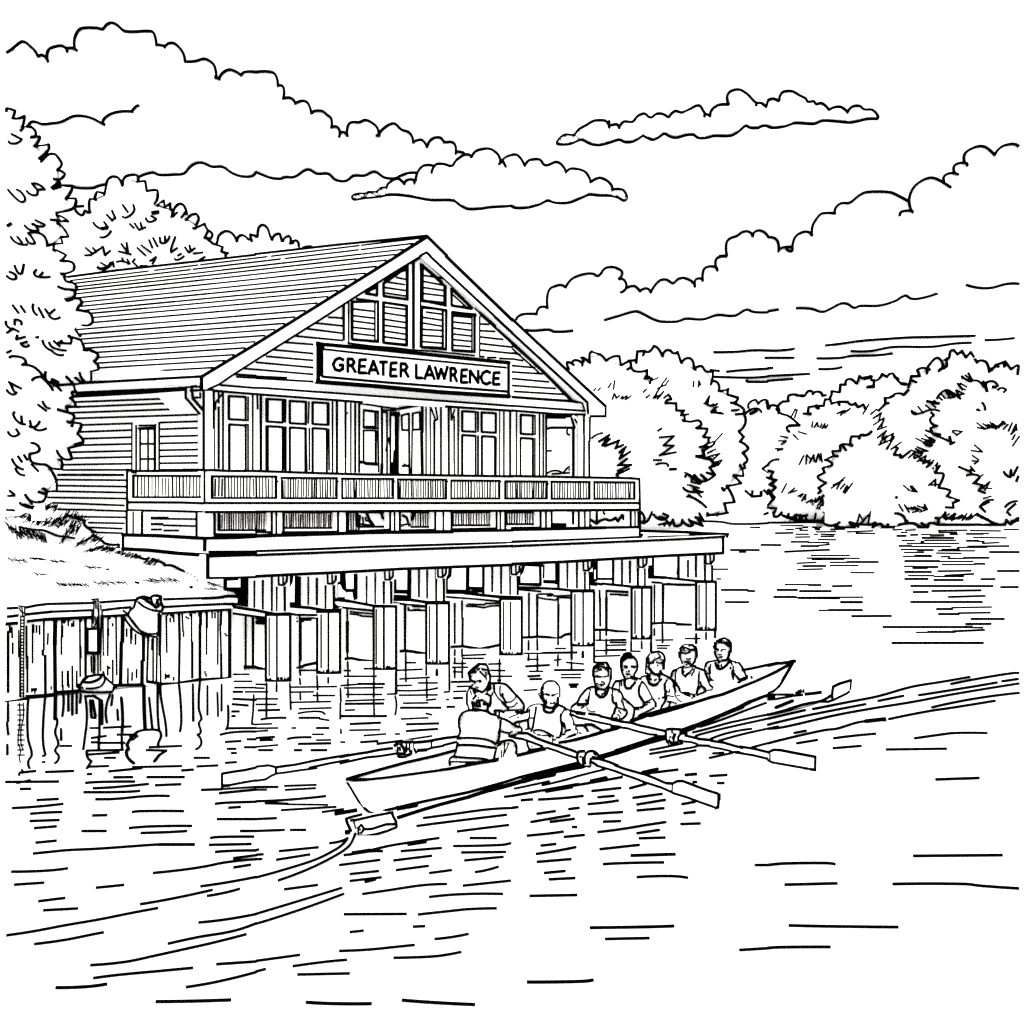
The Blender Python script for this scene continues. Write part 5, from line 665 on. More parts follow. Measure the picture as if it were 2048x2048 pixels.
for q in range(14):
    x = random.choice((240, 560, 430, 1240, 1560, 1000)) + random.uniform(-60, 60); y = 1400 - .1 * x; pk.ink(S('20', '@7 %f,%f %f,%f' % (x, y - 45, x, y - 30 + random.uniform(0, 25))), BU)
for q in range(26):
    x = random.uniform(440, 1700); y = 812 - (x - 330) * .055; pk.ink(S('20', '@7 %f,%f %f,%f' % (x, y, x, y + random.uniform(10, 40))), BU)
rt = MB(WOOD); e0 = BU(455, 1210); e1 = PU(-2.4)(470, 1210)
rt.solid([Vector((e0.x, e0.y, -.3)), Vector((e1.x, e1.y + 1, -.3)), Vector((e1.x, e1.y + 1, 1.1)), Vector((e0.x, e0.y, 1.25))], [Vector((p.x - .2, p.y + .1, p.z)) for p in (Vector((e0.x, e0.y, -.3)), Vector((e1.x, e1.y + 1, -.3)), Vector((e1.x, e1.y + 1, 1.1)), Vector((e0.x, e0.y, 1.25)))])
bw.part('cap_beam', cp).part('plank_wall', pk).part('return_wall', rt).done()
BF = vplane(BN, (q0.x + BN[0] * .1, q0.y + BN[1] * .1))
thin = lambda st, k: [(max(.5, w * k), p) for w, p in st]
ch = MB(ROPE).slab(P('20', '140,705 185,705 183,900 178,1100 172,1400 148,1400 146,1100 138,880 150,750'), BF, .05)
s = '@15 140,708 185,712; 150,720 155,750 185,760; @9 155,780 155,1400; @9 182,780 176,1090; @9 176,1100 176,1400; @9 140,890 142,1095; 148,1100 148,1395; 165,720 170,780; 185,720 185,770; 200,880'
ch.ink(thin(S('20', s, 9), .35) + S('20', ';'.join('@%d 155,%d 180,%d' % (random.choice((3, 4, 6)), y, y + random.choice((-3, 0, 3))) for y in range(790, 1400, 24))), BF, .003)
single('hanging_chain', ch, 'thin chain hanging down the bulkhead at the far left of the photo', 'chain')
fd = Thing('rope_fender', 'slim white block fender hanging on ropes from the bulkhead cap', 'fender')
blk = MB(ROPE).slab(P('20', '655,880 745,878 760,1062 655,1062'), BF, .15)
blk.ink(S('20', '@28 652,880 652,1065; @15 655,882 720,880; @14 740,790 740,1060; @14 760,880 755,1060; @22 660,1062 750,1065; @8 655,880 655,880', 12), BF, .003)
rp = MB(ROPE).slab(P('20', '690,652 740,652 770,700 775,1060 760,1235 685,1235 690,1060 690,700'), vplane(BN, (q0.x + BN[0] * .06, q0.y + BN[1] * .06)), .05)
rp.ink(thin(S('20', '@20 690,660 740,655 738,680; 708,660 705,760; @8 692,740 692,880; 705,760 702,840; @10 715,790 722,840 705,870; @14 740,690 745,880; 760,700 762,740; @14 770,740 768,880; @16 765,780 760,980; 688,1085 690,1210; @14 685,1100 690,1210; 705,1075 705,1230; 715,1090 712,1230; @14 738,1070 738,1230; 758,1070 758,1200; @14 690,1070 710,1080; 720,670 725,730', 9), .35), BF, .005)
fd.part('rope', rp).part('fender_block', blk).done()
f1 = PP(('20', '1022,668 1075,640 1130,655 1165,632 1215,640 1227,710 1220,750 1200,765 1195,925 1100,915 1050,890 1000,820 965,775 985,730'))
b1 = MB(CLOTH).puff(f1, 17, .22, 20, step=8, tilt=vplane(BN, (q0.x + BN[0] * .3, q0.y + BN[1] * .3)))
b1.ink(S('20', '@14 1035,660 1022,680 1010,720 985,740 968,775; @20 1035,655 1080,640 1110,645 1130,660 1165,632 1215,640; @20 1212,640 1212,680 1227,710 1215,750; 1045,680 1090,715 1150,740 1215,748; @18 1070,650 1140,690 1180,720; @10 1190,660 1195,720; @14 1140,650 1150,690; 1200,700 1225,705; @18 1195,765 1193,930; @14 965,775 1010,840 1060,895 1100,915 1190,915; 940,800 1000,880 1050,915 1090,930; 1100,930 1185,945; 930,745 965,770; @10 1185,660 1180,690', 11), b1.on())
single('boat_fender', b1, 'big pale rounded fender slung over the bulkhead cap', 'fender')
f2 = PP(('20', '600,1320 625,1280 655,1245 740,1230 790,1240 830,1280 865,1320 845,1355 680,1360 610,1345'))
b2 = MB(CLOTH).puff(f2, 16.2, .2, 15, step=7, tilt=vplane(BN, (q0.x + BN[0] * .3, q0.y + BN[1] * .3)))
b2.ink(S('20', '@16 605,1345 610,1300 650,1245; @16 650,1245 740,1230 780,1232; 780,1205 795,1250 840,1290 860,1315 850,1350; 800,1250 830,1285; 625,1280 625,1330; @16 625,1282 700,1280 760,1250; 790,1245 785,1285 750,1320 650,1332; @18 600,1348 680,1358 845,1356; 660,1250 640,1270; 590,1325 610,1345; 855,1325 880,1320', 10), b2.on())
single('mooring_buoy', b2, 'oval white buoy floating against the bulkhead at the waterline', 'buoy')
# ------------------------------------------------------------------ rowing boat
AX = Vector((0.645, 0.764, 0)); PE = Vector((-0.764, 0.645, 0))
gn = [(695, 1560, .37), (732, 1561, .34), (820, 1550, .31), (917, 1535, .28), (1024, 1513, .27), (1127, 1485, .27), (1262, 1443, .28), (1400, 1398, .31), (1480, 1372, .34), (1536, 1350, .38), (1587, 1324, .45)]
wl = [(742, 1638), (794, 1640), (870, 1618), (936, 1599), (1046, 1571), (1165, 1540), (1283, 1500), (1368, 1470), (1470, 1428), (1536, 1400), (1556, 1378)]
Nn = [level(z)(x, y) for x, y, z in gn]; Wn = [level(.0)(x, y) for x, y in wl[:-1]] + [None]
Wn[-1] = level(.12)(*wl[-1])
bm = [0, .14, .34, .49, .58, .66, .66, .58, .45, .28, 0]
Nf = [p + PE * b for p, b in zip(Nn, bm)]; Wf = [p + PE * b * .75 for p, b in zip(Wn, bm)]
mid = lambda P_, Q_, t, o: [p * (1 - t) + q * t + PE * (-o * min(1, b * 2)) for p, q, b in zip(P_, Q_, bm)]
bt = Thing('rowing_boat', 'long white open rowing boat carrying eight rowers across the foreground', 'rowing boat')
hu = MB(WOOD)
low = lambda R_: [Vector((p.x, p.y, p.z - .12)) for p in R_]
hu.loft([Nn, mid(Nn, Wn, .5, .0), Wn, low(Wn)]); hu.loft([Nf, mid(Nf, Wf, .5, 0), Wf, low(Wf)])
hu.loft([low(Wn), low(Wf)])
hu.loft([[p + PE * .03 for p in Nn], [p * .4 + q * .6 + PE * .05 for p, q in zip(Nn, Wn)], [p * .4 + q * .6 - PE * .05 for p, q in zip(Nf, Wf)], [p - PE * .03 for p in Nf]])
hu.add([Nn[0], Wn[0], Wf[0], Nf[0]], [[0, 1, 2, 3]])
def along(px, P_, off):                            # upright surface following a line of points
    def g(x, y):
        i = 0
        while i < len(px) - 2 and x > px[i + 1]: i += 1
        t = (x - px[i]) / (px[i + 1] - px[i]); return EYE + ray(x, y) * (1 / ((1 - t) / P_[i].y + t / P_[i + 1].y) - off)
    g.sub = 25; return g
pxn = [g[0] for g in gn]; pxf = [CXP + F * p.x / p.y for p in Nf]
hu.pr = along(pxn, Nn, .03)
on = hu.on(.003)
hu.ink(S('D', '@34 110,1090 180,1200 270,1350 380,1490 470,1560; @32 470,1550 640,1520 800,1490; @70 860,1485 1150,1430; @34 800,1490 1100,1415 1500,1330 1932,1242 2264,1150; @48 1932,1315 2264,1209; 470,1590 800,1545; @44 870,1625 1200,1520 1500,1430 1932,1315') + S('G', '@30 0,1300 250,1228 500,1150 900,1050 1330,945; @60 0,1360 250,1295 500,1222; @75 500,1222 900,1110; @110 700,1165 950,1110; @75 900,1095 1400,1000; @60 1400,985 1660,880; @80 1660,865 1932,785') + S('H', '@85 0,800 200,735; @70 200,735 400,670; @60 400,670 760,570; @18 0,755 300,660 640,545 750,545; @80 1040,460 1200,400; @46 1200,390 1400,310 1650,210 1932,100') + S('22', '@24 1450,1590 1700,1480 1800,1430; @18 1800,1430 1932,1380') + S('23', '@18 0,1370 40,1350 85,1310 130,1240 165,1180 190,1135'), on)
bt.part('hull', hu)
gu = MB(WOOD)
def rail(R_, s):
    q = [Vector((0, 0, .018)), PE * s * .03 + Vector((0, 0, .018)), PE * s * .03 - Vector((0, 0, .02)), Vector((0, 0, -.02)), Vector((0, 0, .018))]
    gu.loft([[p + k for k in q] for p in R_])
rail(Nn, 1); rail(Nf, -1)
gu.ink(S('A', '@34 0,1812 150,1790 400,1742; @44 400,1735 650,1690 850,1660; @36 850,1655 1100,1600 1250,1570 1500,1510; @50 1350,1520 1580,1490') + S('D', '@40 110,1040 200,1055 400,1050; @30 400,1050 700,1020 1100,965 1650,890 1932,835') + S('G', '@36 0,920 250,870 480,820; @32 480,820 700,765 850,720; @32 1050,640 1300,600 1500,545; @30 1500,545 1750,470 1932,425') + S('B', '@30 0,1690 180,1645 400,1590; @40 400,1590 600,1530 800,1480; @44 1000,1370 1150,1320 1300,1260 1500,1200 1932,1100') + S('C', '@44 0,1290 280,1215 500,1150; @36 500,1150 900,1020 1100,970 1300,890; @30 1300,890 1600,770 1932,620') + S('23', '@17 0,1235 70,1200 190,1135; @22 170,1130 200,1125'), along(pxn, Nn, .05))
gu.ink(S('D', '@44 110,1045 300,985; @36 300,985 600,900 1000,790 1400,700 1740,610') + S('C', '@32 1400,605 1560,575 1760,530 1932,495') + S('23', '@16 0,1160 60,1145 190,1128'), along(pxf, Nf, .1))
bt.part('gunwale', gu)
for t in (.18, .3, .42, .52, .62, .72, .82):
    i = int(t * 10); f = t * 10 - i; a = Nn[i] * (1 - f) + Nn[i + 1] * f; b = Nf[i] * (1 - f) + Nf[i + 1] * f; m = MB(WOOD)
    z = Vector((0, 0, .1)); w = AX * .12
    a2, b2_ = a - z + PE * .06, b - z - PE * .06
    m.solid([a2 - w, a2 + w, b2_ + w, b2_ - w], [p - Vector((0, 0, .03)) for p in (a2 - w, a2 + w, b2_ + w, b2_ - w)]); bt.part('bench', m)
ru = MB(WOOD).slab(P('D', '85,1640 330,1575 480,1590 770,1548 850,1720 855,1770 600,1845 390,1905 270,1905 240,1800 150,1830'), flat(9.85), .05)
ru.ink(S('D', '@26 90,1640 160,1615 330,1575; @34 90,1640 110,1710 140,1770 165,1830; @28 160,1665 240,1660 330,1640 500,1600 770,1548; @32 780,1545 810,1620 845,1680 855,1760; @28 855,1770 700,1830 540,1875 390,1900 270,1905; @28 350,1798 480,1795 600,1755 700,1725 840,1720; @22 275,1780 320,1730 355,1775 345,1830 310,1860; @18 270,1770 280,1890; @14 200,1650 235,1785; @60 85,1845 140,1840; @26 220,1920 235,1860; @14 275,1800 310,1805'), flat(9.84))
bt.part('rudder', ru)
ol = MB(ROPE).slab(P('G', '1315,775 1430,765 1620,800 1650,870 1620,1000 1400,1000 1330,960'), flat(10.86), .05)
ol.ink(S('G', '@34 1330,780 1430,768; @34 1330,790 1315,870 1345,960 1400,995; @26 1440,960 1435,840 1480,780; @30 1480,780 1560,770 1620,810 1650,860; @20 1400,860 1400,920 1412,990; @26 1510,960 1520,880; @44 1540,870 1640,885; @30 1510,930 1560,950 1640,1000; @20 1420,1005 1520,1000; @14 1560,800 1600,830; @14 1490,1020 1530,985; 1365,850 1368,855'), flat(10.85)); bt.part('oarlock', ol)
ol = MB(ROPE).slab(P('H', '765,440 1000,430 1060,480 1020,620 900,660 790,660'), flat(12.4), .05)
ol.ink(S('H', '@28 770,450 770,570 785,640; @14 790,640 808,672; @32 780,445 860,435 1030,450; @40 905,510 880,580; @18 885,600 885,640; @70 985,480 1080,490; @24 1000,510 955,560 965,610; @34 950,615 1020,620; @26 830,650 905,650; @12 820,620 850,630; 900,640 950,640; @20 860,470 862,495; @14 820,565 845,550; 800,630 830,605'), flat(12.39)); bt.part('oarlock', ol)
ol = MB(ROPE).slab(P('D', '830,520 940,460 1100,470 1085,670 1000,720 880,715 820,600'), flat(11.75), .05)
ol.ink(S('D', '@40 820,540 870,505; 870,490 940,465; @34 940,480 1100,480; @14 1000,500 1005,550; @14 1050,490 1050,630; @26 1000,550 1000,625; @32 910,510 955,570 975,660; @18 870,560 870,640; @34 850,660 970,660; @26 870,690 900,710 1000,705; @40 1000,690 1060,670; @20 1080,610 1080,670; @20 900,560 910,610; @14 840,610 845,610; @20 1015,590 1050,580'), flat(11.74)); bt.part('oarlock', ol)
bt.done()
# ------------------------------------------------------------------ oars
def oar(label, shaft, blade, ink_s, ink_b, pr):
    o = Thing('oar', label, 'oar', 'oars of the rowing boat')
    s = MB(WOOD).slab(shaft, pr, .05); s.ink(ink_s, pr); o.part('shaft', s)
    b = MB(WOOD).slab(blade, pr, .03, up=.004); b.ink(ink_b, pr, 0); o.part('blade', b); o.done()
pr1 = slant(1030, 11.55, 1440, 9.95)
oar('oar of the nearest rowers, its blade lowest and closest to the viewer', PP(('G', '390,550 500,500 700,580 900,650 1050,690 1330,790'), ('H', '0,980 400,1110 800,1250 880,1265 860,1400 700,1320 450,1240 0,1070'), ('G', '1300,880 1000,760 800,700')), P('H', '870,1270 940,1225 1020,1225 1550,1410 1590,1440 1560,1560 1540,1630 1500,1620 870,1400 850,1330'),
    S('G', '@32 450,500 560,500 700,575 900,650 1050,695 1200,745 1310,785; @30 290,545 400,575 500,590 600,625 800,700; @28 860,720 1000,765 1150,825 1310,875; @30 1650,890 1800,935 1932,990; @28 1600,985 1750,1030 1850,1060 1932,1090') + S('H', '@30 0,985 150,1040 400,1110 470,1125; @28 470,1130 600,1180 700,1225 770,1255; @30 0,1070 150,1130 300,1180 450,1240 700,1320 860,1390', 15), S('H', '@34 780,1255 870,1260 940,1225 1020,1222; @30 1020,1222 1250,1310 1400,1365 1550,1412; @44 1570,1420 1570,1500; @34 1565,1500 1555,1620; @40 1520,1630 1555,1620; @32 1500,1615 1300,1545 1100,1470 870,1400; @18 870,1270 865,1400'), pr1)
pr2 = slant(1150, 12.95, 1630, 11.9)
oar('oar of the middle rowers, its blade out at the right of the near oar', PP(('B', '60,1225 200,1250 500,1290 720,1350 900,1400 1130,1440 1530,1520'), ('H', '1040,530 1250,580 1932,730'), ('23', '0,1815 20,1885'), ('H', '1932,800 1600,730 1250,670 760,540'), ('B', '1390,1580 1200,1540 900,1470 700,1440 300,1330 80,1260')), P('23', '0,1812 35,1795 95,1797 360,1845 358,1950 300,1937 20,1885 0,1870'),
    S('B', '@26 60,1215 130,1225 180,1245; @48 180,1245 300,1265; @30 360,1265 450,1275 530,1290; 530,1300 700,1340; @40 700,1345 830,1370; @30 830,1380 1000,1400 1130,1440 1300,1475 1400,1500 1530,1525; @26 80,1265 200,1320 330,1345 500,1390 700,1430; @44 700,1450 840,1465; @28 840,1470 950,1485 1080,1525 1280,1575 1390,1580; @26 1390,1600 1530,1600') + S('H', '@28 1000,520 1100,545 1250,580; @34 1250,585 1450,605; @30 1450,615 1650,645 1800,690 1932,725; @26 1045,625 1150,635 1250,665; @34 1270,685 1430,690; @26 1430,705 1600,735 1750,770; @34 1760,785 1880,785; 1880,795 1932,805') + S('22', '@15 1720,1770 1820,1785 1932,1812; @15 1690,1815 1820,1835 1932,1862'), S('23', '@17 0,1815 40,1795 95,1797 200,1818 360,1848; @14 357,1845 355,1932; @8 15,1825 15,1880; @15 0,1872 30,1888 200,1918 300,1935') + S('33', '@14 265,0 320,8; @20 320,8 360,14'), pr2)
pr3 = slant(443, 11.4, 905, 12.3)
oar('oar reaching left across the water, its blade at the far left of the boat', PP(('21', '150,1920 500,1855 800,1810 1030,1770 1515,1690 1515,1735 1330,1775 1180,1815 1040,1835 700,1875 410,1932'), ('31', '150,45 150,0')), PP(('30', '1675,38 1932,-5'), ('21', '95,1912 150,1930'), ('31', '150,40 80,75 0,98'), ('30', '1685,140')),
    S('D', '@32 0,710 200,670 400,640 600,600 790,575; 0,805 200,760 400,715 600,695 850,655; @36 1100,490 1250,480 1400,460; @32 1400,455 1600,420 1780,400; @14 1105,500 1110,560; @24 1120,580 1150,650; @48 1170,610 1300,600; @30 1300,600 1380,570 1560,540; 1560,530 1700,495 1760,480; @14 1380,490 1380,550') + S('21', '@15 160,1925 300,1905 420,1880 500,1865 700,1832; @15 400,1930 560,1895 700,1870') + S('31', '@13 150,42 230,32 320,18 460,0; 150,40 150,0'), S('30', '@15 1680,42 1760,28 1850,15 1932,-3; @14 1676,40 1676,150; @20 1690,132 1730,130; @15 1720,130 1850,105 1932,92') + S('31', '@14 0,95 70,85 110,60 150,42') + S('21', '@13 0,1922 60,1915 95,1912 160,1928'), pr3)
pr4 = slant(1536, 15.0, 1700, 16.0)
oar('oar trailing off the bow side with its spoon blade raised clear of the water', P('23', '0,1515 300,1440 480,1378 485,1415 300,1462 0,1540'), P('23', '490,1312 620,1268 632,1265 615,1350 600,1370 485,1415 480,1385'), S('23', '@17 0,1528 130,1495 260,1455 400,1425 480,1385; @15 400,1430 450,1432 490,1418'), S('23', '@14 485,1410 485,1360 492,1320; @16 492,1318 540,1295 625,1270; @14 625,1265 618,1340; @15 610,1355 590,1370 490,1418; @9 480,1385 480,1425'), pr4)
pr5 = flat(16.4)
oar('short dark oar poking out just behind the bow', P('23', '25,1372 190,1366 205,1400 25,1415'), P('23', '200,1352 270,1340 275,1365 400,1350 400,1372 190,1395'), S('23', '@12 0,1378 190,1376; @13 0,1412 60,1410 180,1390; 0,1395 50,1390') + S('22', '1800,1440 1932,1380'), S('23', '@24 212,1368 250,1350; @16 190,1385 260,1380; @20 280,1375 350,1368 400,1360; @10 268,1340 268,1360'), pr5)
# ------------------------------------------------------------------ the crew
def fine(w, p):                                    # eyes, brows and mouths stay light, outlines stay firm
    L = sum(math.hypot(b[0] - a[0], b[1] - a[1]) for a, b in zip(p, p[1:]))
    return (max(.1, w * .8 - .8) if L < 10 else max(.2, w - (1.1 if w < 3.2 else .5)), p)
def person(label, Y, body, face, hair=None, hair_s=None, vest=None, vest_s=None, extra=(), ex=-.06):
    m = MB(SKIN).puff(body, Y, .13, 26, step=9)
    for e in extra: m.puff(e, Y + ex, .1, 12, step=7)
    pr = [m]; t = Thing('person', label, 'person', 'crew of the rowing boat').part('body', m)
    if hair: h = MB(HAIR).puff(hair, Y - .05, .12, 12, step=6); pr.append(h); t.part('hair', h)
    if vest: v = MB(CLOTH).puff(vest, Y - .045, .125, 22, step=9); pr.append(v); t.part('tank_top', v)
    on = over(pr, .006); m.ink([fine(w, p) for w, p in face], on)
    if hair: h.ink([(max(.4, w * .8 - .9), p) for w, p in hair_s], on)
    if vest: v.ink([(max(.6, w - .7), p) for w, p in vest_s], on)
    t.done()
# steersman with his back to the viewer
person('person in a plain top with waistband stripes, back turned, nearest in the boat', 11.62,
  P('A', '490,780 500,700 560,650 640,630 700,660 775,690 765,800 740,850 735,920 820,970 900,1020 1020,1060 1120,1130 1230,1180 1230,1240 1140,1290 1050,1300 930,1260 895,1300 880,1390 860,1500 830,1700 780,1900 200,1900 150,1800 140,1660 220,1560 250,1450 270,1300 300,1220 285,1150 285,1040 320,970 380,930 490,910'),
  S('A', '490,790 500,890 560,900 640,910 740,935; @40 495,905 580,905; @40 700,915 735,930; 735,850 722,920 760,960 830,975; 830,975 900,1020 1010,1060 1120,1130 1200,1165; @26 1200,1165 1230,1180 1230,1240; @30 915,1075 905,1190 890,1240; @34 890,1240 895,1310 870,1390; @24 900,1225 940,1235 1030,1250 1070,1245; @16 1070,1230 1100,1230; @24 1040,1260 1045,1300; @30 1040,1300 1140,1285 1200,1245 1240,1250') + S('A', '@14 590,800 600,850 545,860; @26 560,760 640,755; 640,755 690,800 740,820; @36 660,815 740,825; @44 700,660 760,695; @36 765,690 760,820 745,850; @28 640,640 560,610; @30 540,690 500,740; @24 490,780 480,810 520,835; @22 560,770 550,820; @30 580,790 600,810; @14 520,830 600,835; @14 470,780 530,800 490,820; @18 570,715 590,718; 660,770 690,780; @20 540,850 620,850; @32 265,1435 500,1435 700,1460 840,1480; @34 850,1480 830,1550 815,1640; @30 265,1400 245,1500 220,1600; @26 220,1600 150,1640 140,1690 165,1790; @28 220,1610 400,1625 650,1640 720,1660; @18 150,1685 300,1685; @24 300,1690 620,1692; @40 850,1400 920,1420; @30 920,1385 1040,1360 1100,1370; @30 1110,1380 1150,1440 1150,1560; @18 975,1390 970,1500 958,1610; @18 1035,1410 1010,1480 975,1550; @16 928,1510 928,1620; @26 870,1450 920,1410; @30 1310,1375 1330,1460 1365,1510; @18 1395,1445 1385,1470', 18),
  P('A', '480,800 500,700 560,655 640,630 710,660 775,690 765,800 745,840 640,770 560,775 520,840'), S('A', '@36 500,740 545,690; @40 690,665 760,690; @14 520,790 560,820; @22 600,780 610,830'),
  P('A', '265,1345 290,1040 320,975 390,930 500,910 740,935 830,975 905,1050 910,1200 880,1390 850,1450 600,1350 400,1325'), S('A', '500,905 390,925 320,970 288,1040 288,1160 305,1220 280,1300 265,1340; @30 275,1335 400,1325 600,1335 740,1365 840,1420'),
  [P('A', '225,1600 250,1435 500,1430 840,1475 820,1700 770,1900 250,1900'), P('A', '900,1420 960,1370 1080,1365 1150,1430 1155,1700 860,1760')])
person('person with short dark hair and a bent elbow, seated right behind the steersman', 12.1,
  P('A', '470,520 450,440 420,380 450,290 540,215 640,200 720,250 755,370 755,490 980,505 1060,570 1160,680 1250,790 1275,850 1260,910 1150,945 1000,935 860,960 830,1100 450,1100 430,900 405,800 405,660 430,600'),
  S('A', '455,400 450,430 480,470 520,475 525,500; @24 490,520 465,560 440,580; 470,575 530,585; @34 530,595 600,625 660,640; @28 660,620 700,580 730,520 735,500; @30 755,370 755,470 735,500; @56 600,465 612,480; @24 550,472 600,455; @14 535,560 550,550 570,565 585,565; @30 740,508 975,512 1050,570 1110,640 1200,730 1250,800; @36 1260,800 1270,850; 1265,860 1260,905 1200,935 1150,940; @14 1140,935 1185,900 1220,895; @30 815,535 820,630; @20 830,640 870,710 940,780; @32 940,790 1030,880; @22 910,545 905,640 920,700; @40 945,650 950,720; @26 960,720 995,800; @18 1000,780 1070,780 1140,720 1145,690; @18 1010,855 1110,850 1150,795 1175,805; @30 820,920 900,915 960,940; @22 960,930 1010,915 1180,910; @22 445,575 420,620 405,660; @30 405,660 405,820; @22 415,830 435,900; @14 460,620 475,675; 505,610 550,690; 740,520 742,600; 762,545 765,585; 720,590 720,630; 790,640 790,680; 520,650 540,660; 570,640 580,670; 840,930 840,960; 895,950 895,990; @30 680,660 740,690'),
  P('A', '415,400 425,320 500,235 560,205 630,190 710,210 740,290 760,375 700,380 640,300 560,320 540,345 455,375'), S('A', '@70 440,350 470,320 520,270; @60 450,330 530,330; @60 520,270 590,215; @50 590,215 690,215; @40 700,230 730,290 740,360; @36 640,290 720,300; @30 600,320 660,380 690,410; @28 430,370 440,400; @30 560,300 600,280; @24 690,340 700,380; @20 700,420 700,450'))
person('bald person in dark glasses and a light tank top', 12.9,
  P('G', '1030,65 1150,135 1200,180 1220,260 1270,370 1315,470 1300,520 1190,570 1130,640 1090,800 700,800 640,560 480,480 440,380 300,330 265,290 480,200 560,160 600,110 680,75 800,70 795,45 750,0 735,-80 785,-115 790,-195 865,-265 965,-270 1035,-195 1040,-75 1030,25'),
  S('A', '1600,800 1570,770 1545,720 1540,640 1545,570 1610,490 1720,483 1780,540 1797,600; @46 1795,600 1795,700; @36 1780,720 1780,800; @34 1780,800 1720,860; @22 1530,640 1490,665 1505,700; @40 1515,690 1530,730; @38 1600,665 1650,680; @12 1555,660 1600,665; @38 1690,685 1720,680; @12 1720,675 1780,655; @12 1607,740 1610,770 1590,800; @14 1665,790 1668,808 1735,800 1720,785; @24 1590,790 1605,805', 46) + S('G', '@38 560,160 600,110 640,90; @32 640,90 690,72 800,75; @30 800,75 880,110 950,115; @36 1030,75 1100,105 1150,140; 1150,140 1200,165 1210,220 1250,300; @34 1250,300 1270,370; 1280,380 1300,440; @36 1310,450 1310,500; @30 1290,520 1190,555; @14 1180,565 1140,590; @30 570,170 480,200 290,275; @14 600,110 597,260; @16 575,270 650,270; @34 575,290 580,430; @30 540,445 600,430; @34 380,345 430,330 570,300; @14 440,345 445,385; @14 410,263 435,263; @38 1085,330 1120,360; 1100,400 1110,380; 1120,350 1140,430; @36 1150,465 1215,445; @30 1150,460 1130,490; 1100,520 1130,518; @18 945,580 945,630; 955,600 990,600; @36 1290,382 1440,380; @40 1440,370 1540,370; @38 1560,378 1640,430 1700,470; 1430,400 1475,460 1488,540; @18 1350,490 1385,520; @34 1385,530 1395,570', 28),
  None, None, P('G', '690,110 800,75 830,160 880,190 940,180 1000,105 1035,75 1120,150 1075,220 1070,320 1090,400 1080,500 1045,565 960,560 850,490 700,450 620,480 640,420 660,330 680,200'),
  S('G', '@26 695,110 690,160 672,260; @30 670,270 650,400; @26 645,410 620,470; @34 810,80 815,160; @36 820,160 880,190 940,180 970,140; @36 960,140 1030,75; @20 1120,150 1080,210; @32 1072,210 1070,310 1090,380; 1085,390 1085,480; @34 1080,480 1060,550; @24 1050,565 1000,565; @24 660,465 740,450 850,485; 850,485 900,515 960,550; @12 650,490 690,505; @18 710,520 760,530; @14 780,535 890,535; 890,548 915,550'),
  [P('G', '1280,385 1450,370 1560,378 1700,470 1480,800 1330,800 1310,480')], .2)
person('person with thick dark hair leaning on the oar, directly right of the bald one', 13.6,
  P('B', '460,830 440,720 420,600 440,530 520,485 640,490 695,560 705,680 690,780 680,850 760,890 840,930 880,1030 960,1090 1030,1170 1045,1290 1000,1600 400,1600 150,1240 95,1200 100,1160 190,1080 270,960 340,880 460,850'),
  S('B', '440,690 445,780 470,850; 690,740 670,810; @26 670,810 640,860 600,900; @26 470,700 490,690; @30 480,705 540,705; @16 565,705 600,710; @22 600,700 655,695; @22 550,780 590,790 595,820; @18 590,825 515,822; 545,835 560,840; 488,805 490,810; @24 480,860 520,890; @26 510,890 600,898; @30 460,860 400,860 330,890 265,960; @28 265,960 230,1000 185,1090 130,1130 95,1165; @26 95,1165 90,1200; @26 660,860 720,885 800,905 850,950 880,1030; 880,1030 960,1090 1030,1160; @26 1040,1170 1040,1280 1000,1370; @16 190,1110 340,1105; @30 200,1130 280,1130; @22 240,1185 290,1150; @14 330,1165 360,1215 460,1230; @24 850,1060 880,1120 900,1190; @28 900,1190 940,1240 910,1300 850,1345; @22 790,1170 860,1190 900,1215; @20 810,1210 850,1260; @20 740,1330 790,1320; @14 790,1270 830,1310 820,1340'),
  P('B', '425,700 415,600 435,535 500,485 650,485 700,560 705,735 660,720 650,620 600,580 520,610 460,600 450,690'), S('B', '@44 425,690 430,590 440,560; @34 430,490 640,490; @40 440,560 500,520 590,515; @50 630,500 680,580; @36 695,580 695,735; @18 460,580 520,560; @40 500,600 550,595; @26 540,550 600,570 650,620; @22 655,620 655,700; @16 590,530 610,600; @30 620,560 660,600; @14 455,630 490,620; @14 480,560 520,545'),
  P('B', '370,880 465,845 470,960 520,1010 590,1010 640,940 665,870 720,890 710,1000 730,1080 770,1130 755,1200 700,1330 350,1240 300,1150 350,1100'), S('B', '@36 468,845 470,960; @34 470,960 520,1010; @40 520,1012 590,1008; @30 590,1005 630,960 655,880; @18 500,970 520,985; @18 550,970 600,950; @18 370,940 365,1000; @30 360,1000 350,1090; @40 310,1130 350,1100; @18 375,890 385,915; @14 715,900 720,960; @26 705,970 720,1010; @34 720,1020 725,1080 760,1110; @40 770,1090 780,1160; @36 760,1180 740,1260; @30 720,1270 705,1330; @26 310,1050 340,1080; 605,925 640,940'))
